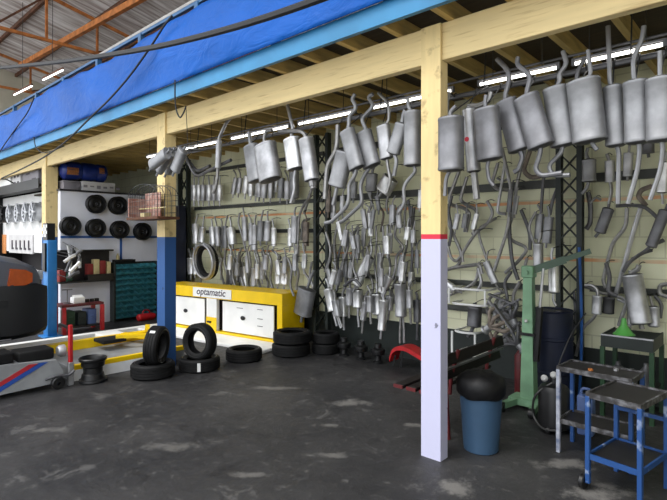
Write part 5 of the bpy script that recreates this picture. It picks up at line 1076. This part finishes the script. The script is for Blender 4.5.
# hoses on the right lattice column
bm = B(); q = onY(574, 300, 5.28); q.x += .05; tube(bm, [(q.x+.0, 5.27, 1.5), (q.x+.02, 5.26, 1.1), (q.x+.03, 5.25, .7), (q.x+.02, 5.26, .3), (q.x, 5.27, .014)], .014, 7, n=6); o = obj('air_hose', bm, 'blue_paint'); at_base(o, (q.x, 5.27, .02)); tag(o, 'blue air hose hanging down the dark green twin-chord column', 'hose')

note_all()
# exhaust manifolds piled on the lower rail
for k, (px, py, rot) in enumerate(((500, 306, .3), (510, 312, -.5), (497, 322, .9), (508, 328, .1), (514, 338, -.8), (499, 338, .5))):
    def build(Y):
        c = onY(px, py, Y); o = thing('exhaust_manifold', f'tangled cast exhaust manifold hung beside the green hoist, {nth(k)} from the top', 'manifold', c, 0, 'manifolds beside the green hoist'); R_ = Matrix.Rotation(rot, 3, 'Y')
        bm = B(); 
        for q in range(4): tube(bm, [R_ @ Vector((-.12+.08*q, 0, .07)), R_ @ Vector((-.12+.08*q, -.05, .02)), R_ @ Vector((-.04+.03*q, -.05, -.03)), R_ @ Vector((.0, -.02, -.09))], .019, 8)
        obj('runner_pipes', bm, ['steel_pipe', 'steel_dark', 'steel_rust'][k % 3], o)
        bm = B(); box(bm, R_ @ Vector((0, .006, .075)), (.32, .05, .02), R_.to_4x4()); obj('head_flange', bm, 'steel_dark', o, False)
        bm = B(); lathe(bm, R_ @ Vector((0, -.02, -.08)), R_ @ Vector((0, 0, -1)), [(0, .04), (.05, .035), (.06, .05), (.075, .05)], 14); obj('collector', bm, 'steel', o)
        bm = B(); tube(bm, [Vector((0, 0, .08)), Vector((0, (WALL-Y)/2, .10)), Vector((0, WALL-Y, .09))], .005, 5, hollow=False); obj('hanging_wire', bm, 'wire', o)
        return o
    fit(build, [5.36-.04*n for n in range(22)])
M('R2', 'd', 475, 307, 474, 326, 12, inl=[(475, 303)], out=[(471, 332), (468, 337)], Y=5.2, ratio=.9, pw=4)

# ------------------------------------------------------------------ cables in front of the tarp
def cable(name, pts, r, label, m='cable', cat='cable'):
    bm = B(); tube(bm, pts, r, 7, hollow=False, n=5); c = pts[0].copy(); o = obj(name, bm, m); at_base(o, c); return tag(o, label, cat)
Yc = 2.43
cable('power_cable', [Vector((-14.55, Yc, 5.33))]+[onY(x, y, Yc) for x, y in ((-60, 70), (0, 68), (60, 62), (110, 55), (160, 46.5), (200, 37), (240, 26), (275, 15), (315, 1), (380, -24))]+[Vector((-1.62, 2.862, 3.2))], .028, 'thick black cable sagging across the blue tarpaulin')
cable('power_cable', [Vector((-11.65, 3.16, 2.694)), Vector((-11.5, 3.0, 2.75))]+[onY(x, y, 2.78) for x, y in ((0, 179), (20, 170), (45, 157), (66, 142), (90, 118), (110, 99), (130, 76), (150, 48), (165, 24), (172, 16))], .012, 'thin black cable hanging from the blue rail down past the timber beam')
cable('power_cable', [onY(x, y, 2.80) for x, y in ((-4, 158), (4, 145), (14, 131), (28, 112), (34, 98))], .010, 'short thin dark cable across the tarpaulin\'s far end')
cable('cord_loop', [onY(x, y, 2.81) for x, y in ((175, 80), (175, 98), (176, 110), (180, 119), (184, 112), (186, 106))], .008, 'dark cord loop hanging from the blue fascia near the post', 'cord', 'cord')
cable('thin_cord', [onY(x, y, 3.125) for x, y in ((186, 106), (187, 128), (188, 146))], .004, 'thin cord hanging below the loop near the post', 'cord', 'cord')
cable('cord_loop', [onY(x, y, 2.81) for x, y in ((34, 137), (35, 146), (41, 153), (50, 152), (64, 146))], .008, 'dark cord drooping under the blue fascia at the far end', 'cord', 'cord')
# labels: what it is, and which one of its row
for row, items in ROWS.items():
    for kind in ('muffler', 'pipe'):
        it = sorted([i for i in items if i[1] == kind], key=lambda i: i[0])
        for k, (_, _, o, desc) in enumerate(it):
            o['label'] = f'{desc}, {nth(k)} from left {ROWTEXT[row]}'
            w = o['label'].split()
            if len(o["label"].replace("-", " ").split()) > 16: o['label'] = f'{" ".join([q for q in desc.replace("mid-grey", "grey").split() if q not in ("hanging", "straight", "tilted", "steeply", "exhaust", "thick", "thin")])}, {nth(k)} from left {ROWTEXT[row]}'
# ------------------------------------------------------------------ light
W = bpy.data.worlds.new('world'); SC.world = W; W.use_nodes = True
bg = W.node_tree.nodes['Background']; bg.inputs[0].default_value = (.92, .955, 1, 1); bg.inputs[1].default_value = 1.45
sun = bpy.data.lights.new('sun', 'SUN'); sun.energy = 1.3; sun.angle = .5; sun.color = (1, .97, .92)
so_ = bpy.data.objects.new('sun', sun); COL.objects.link(so_); so_.rotation_euler = Vector((.25, .6, -.9)).to_track_quat('-Z', 'Y').to_euler()
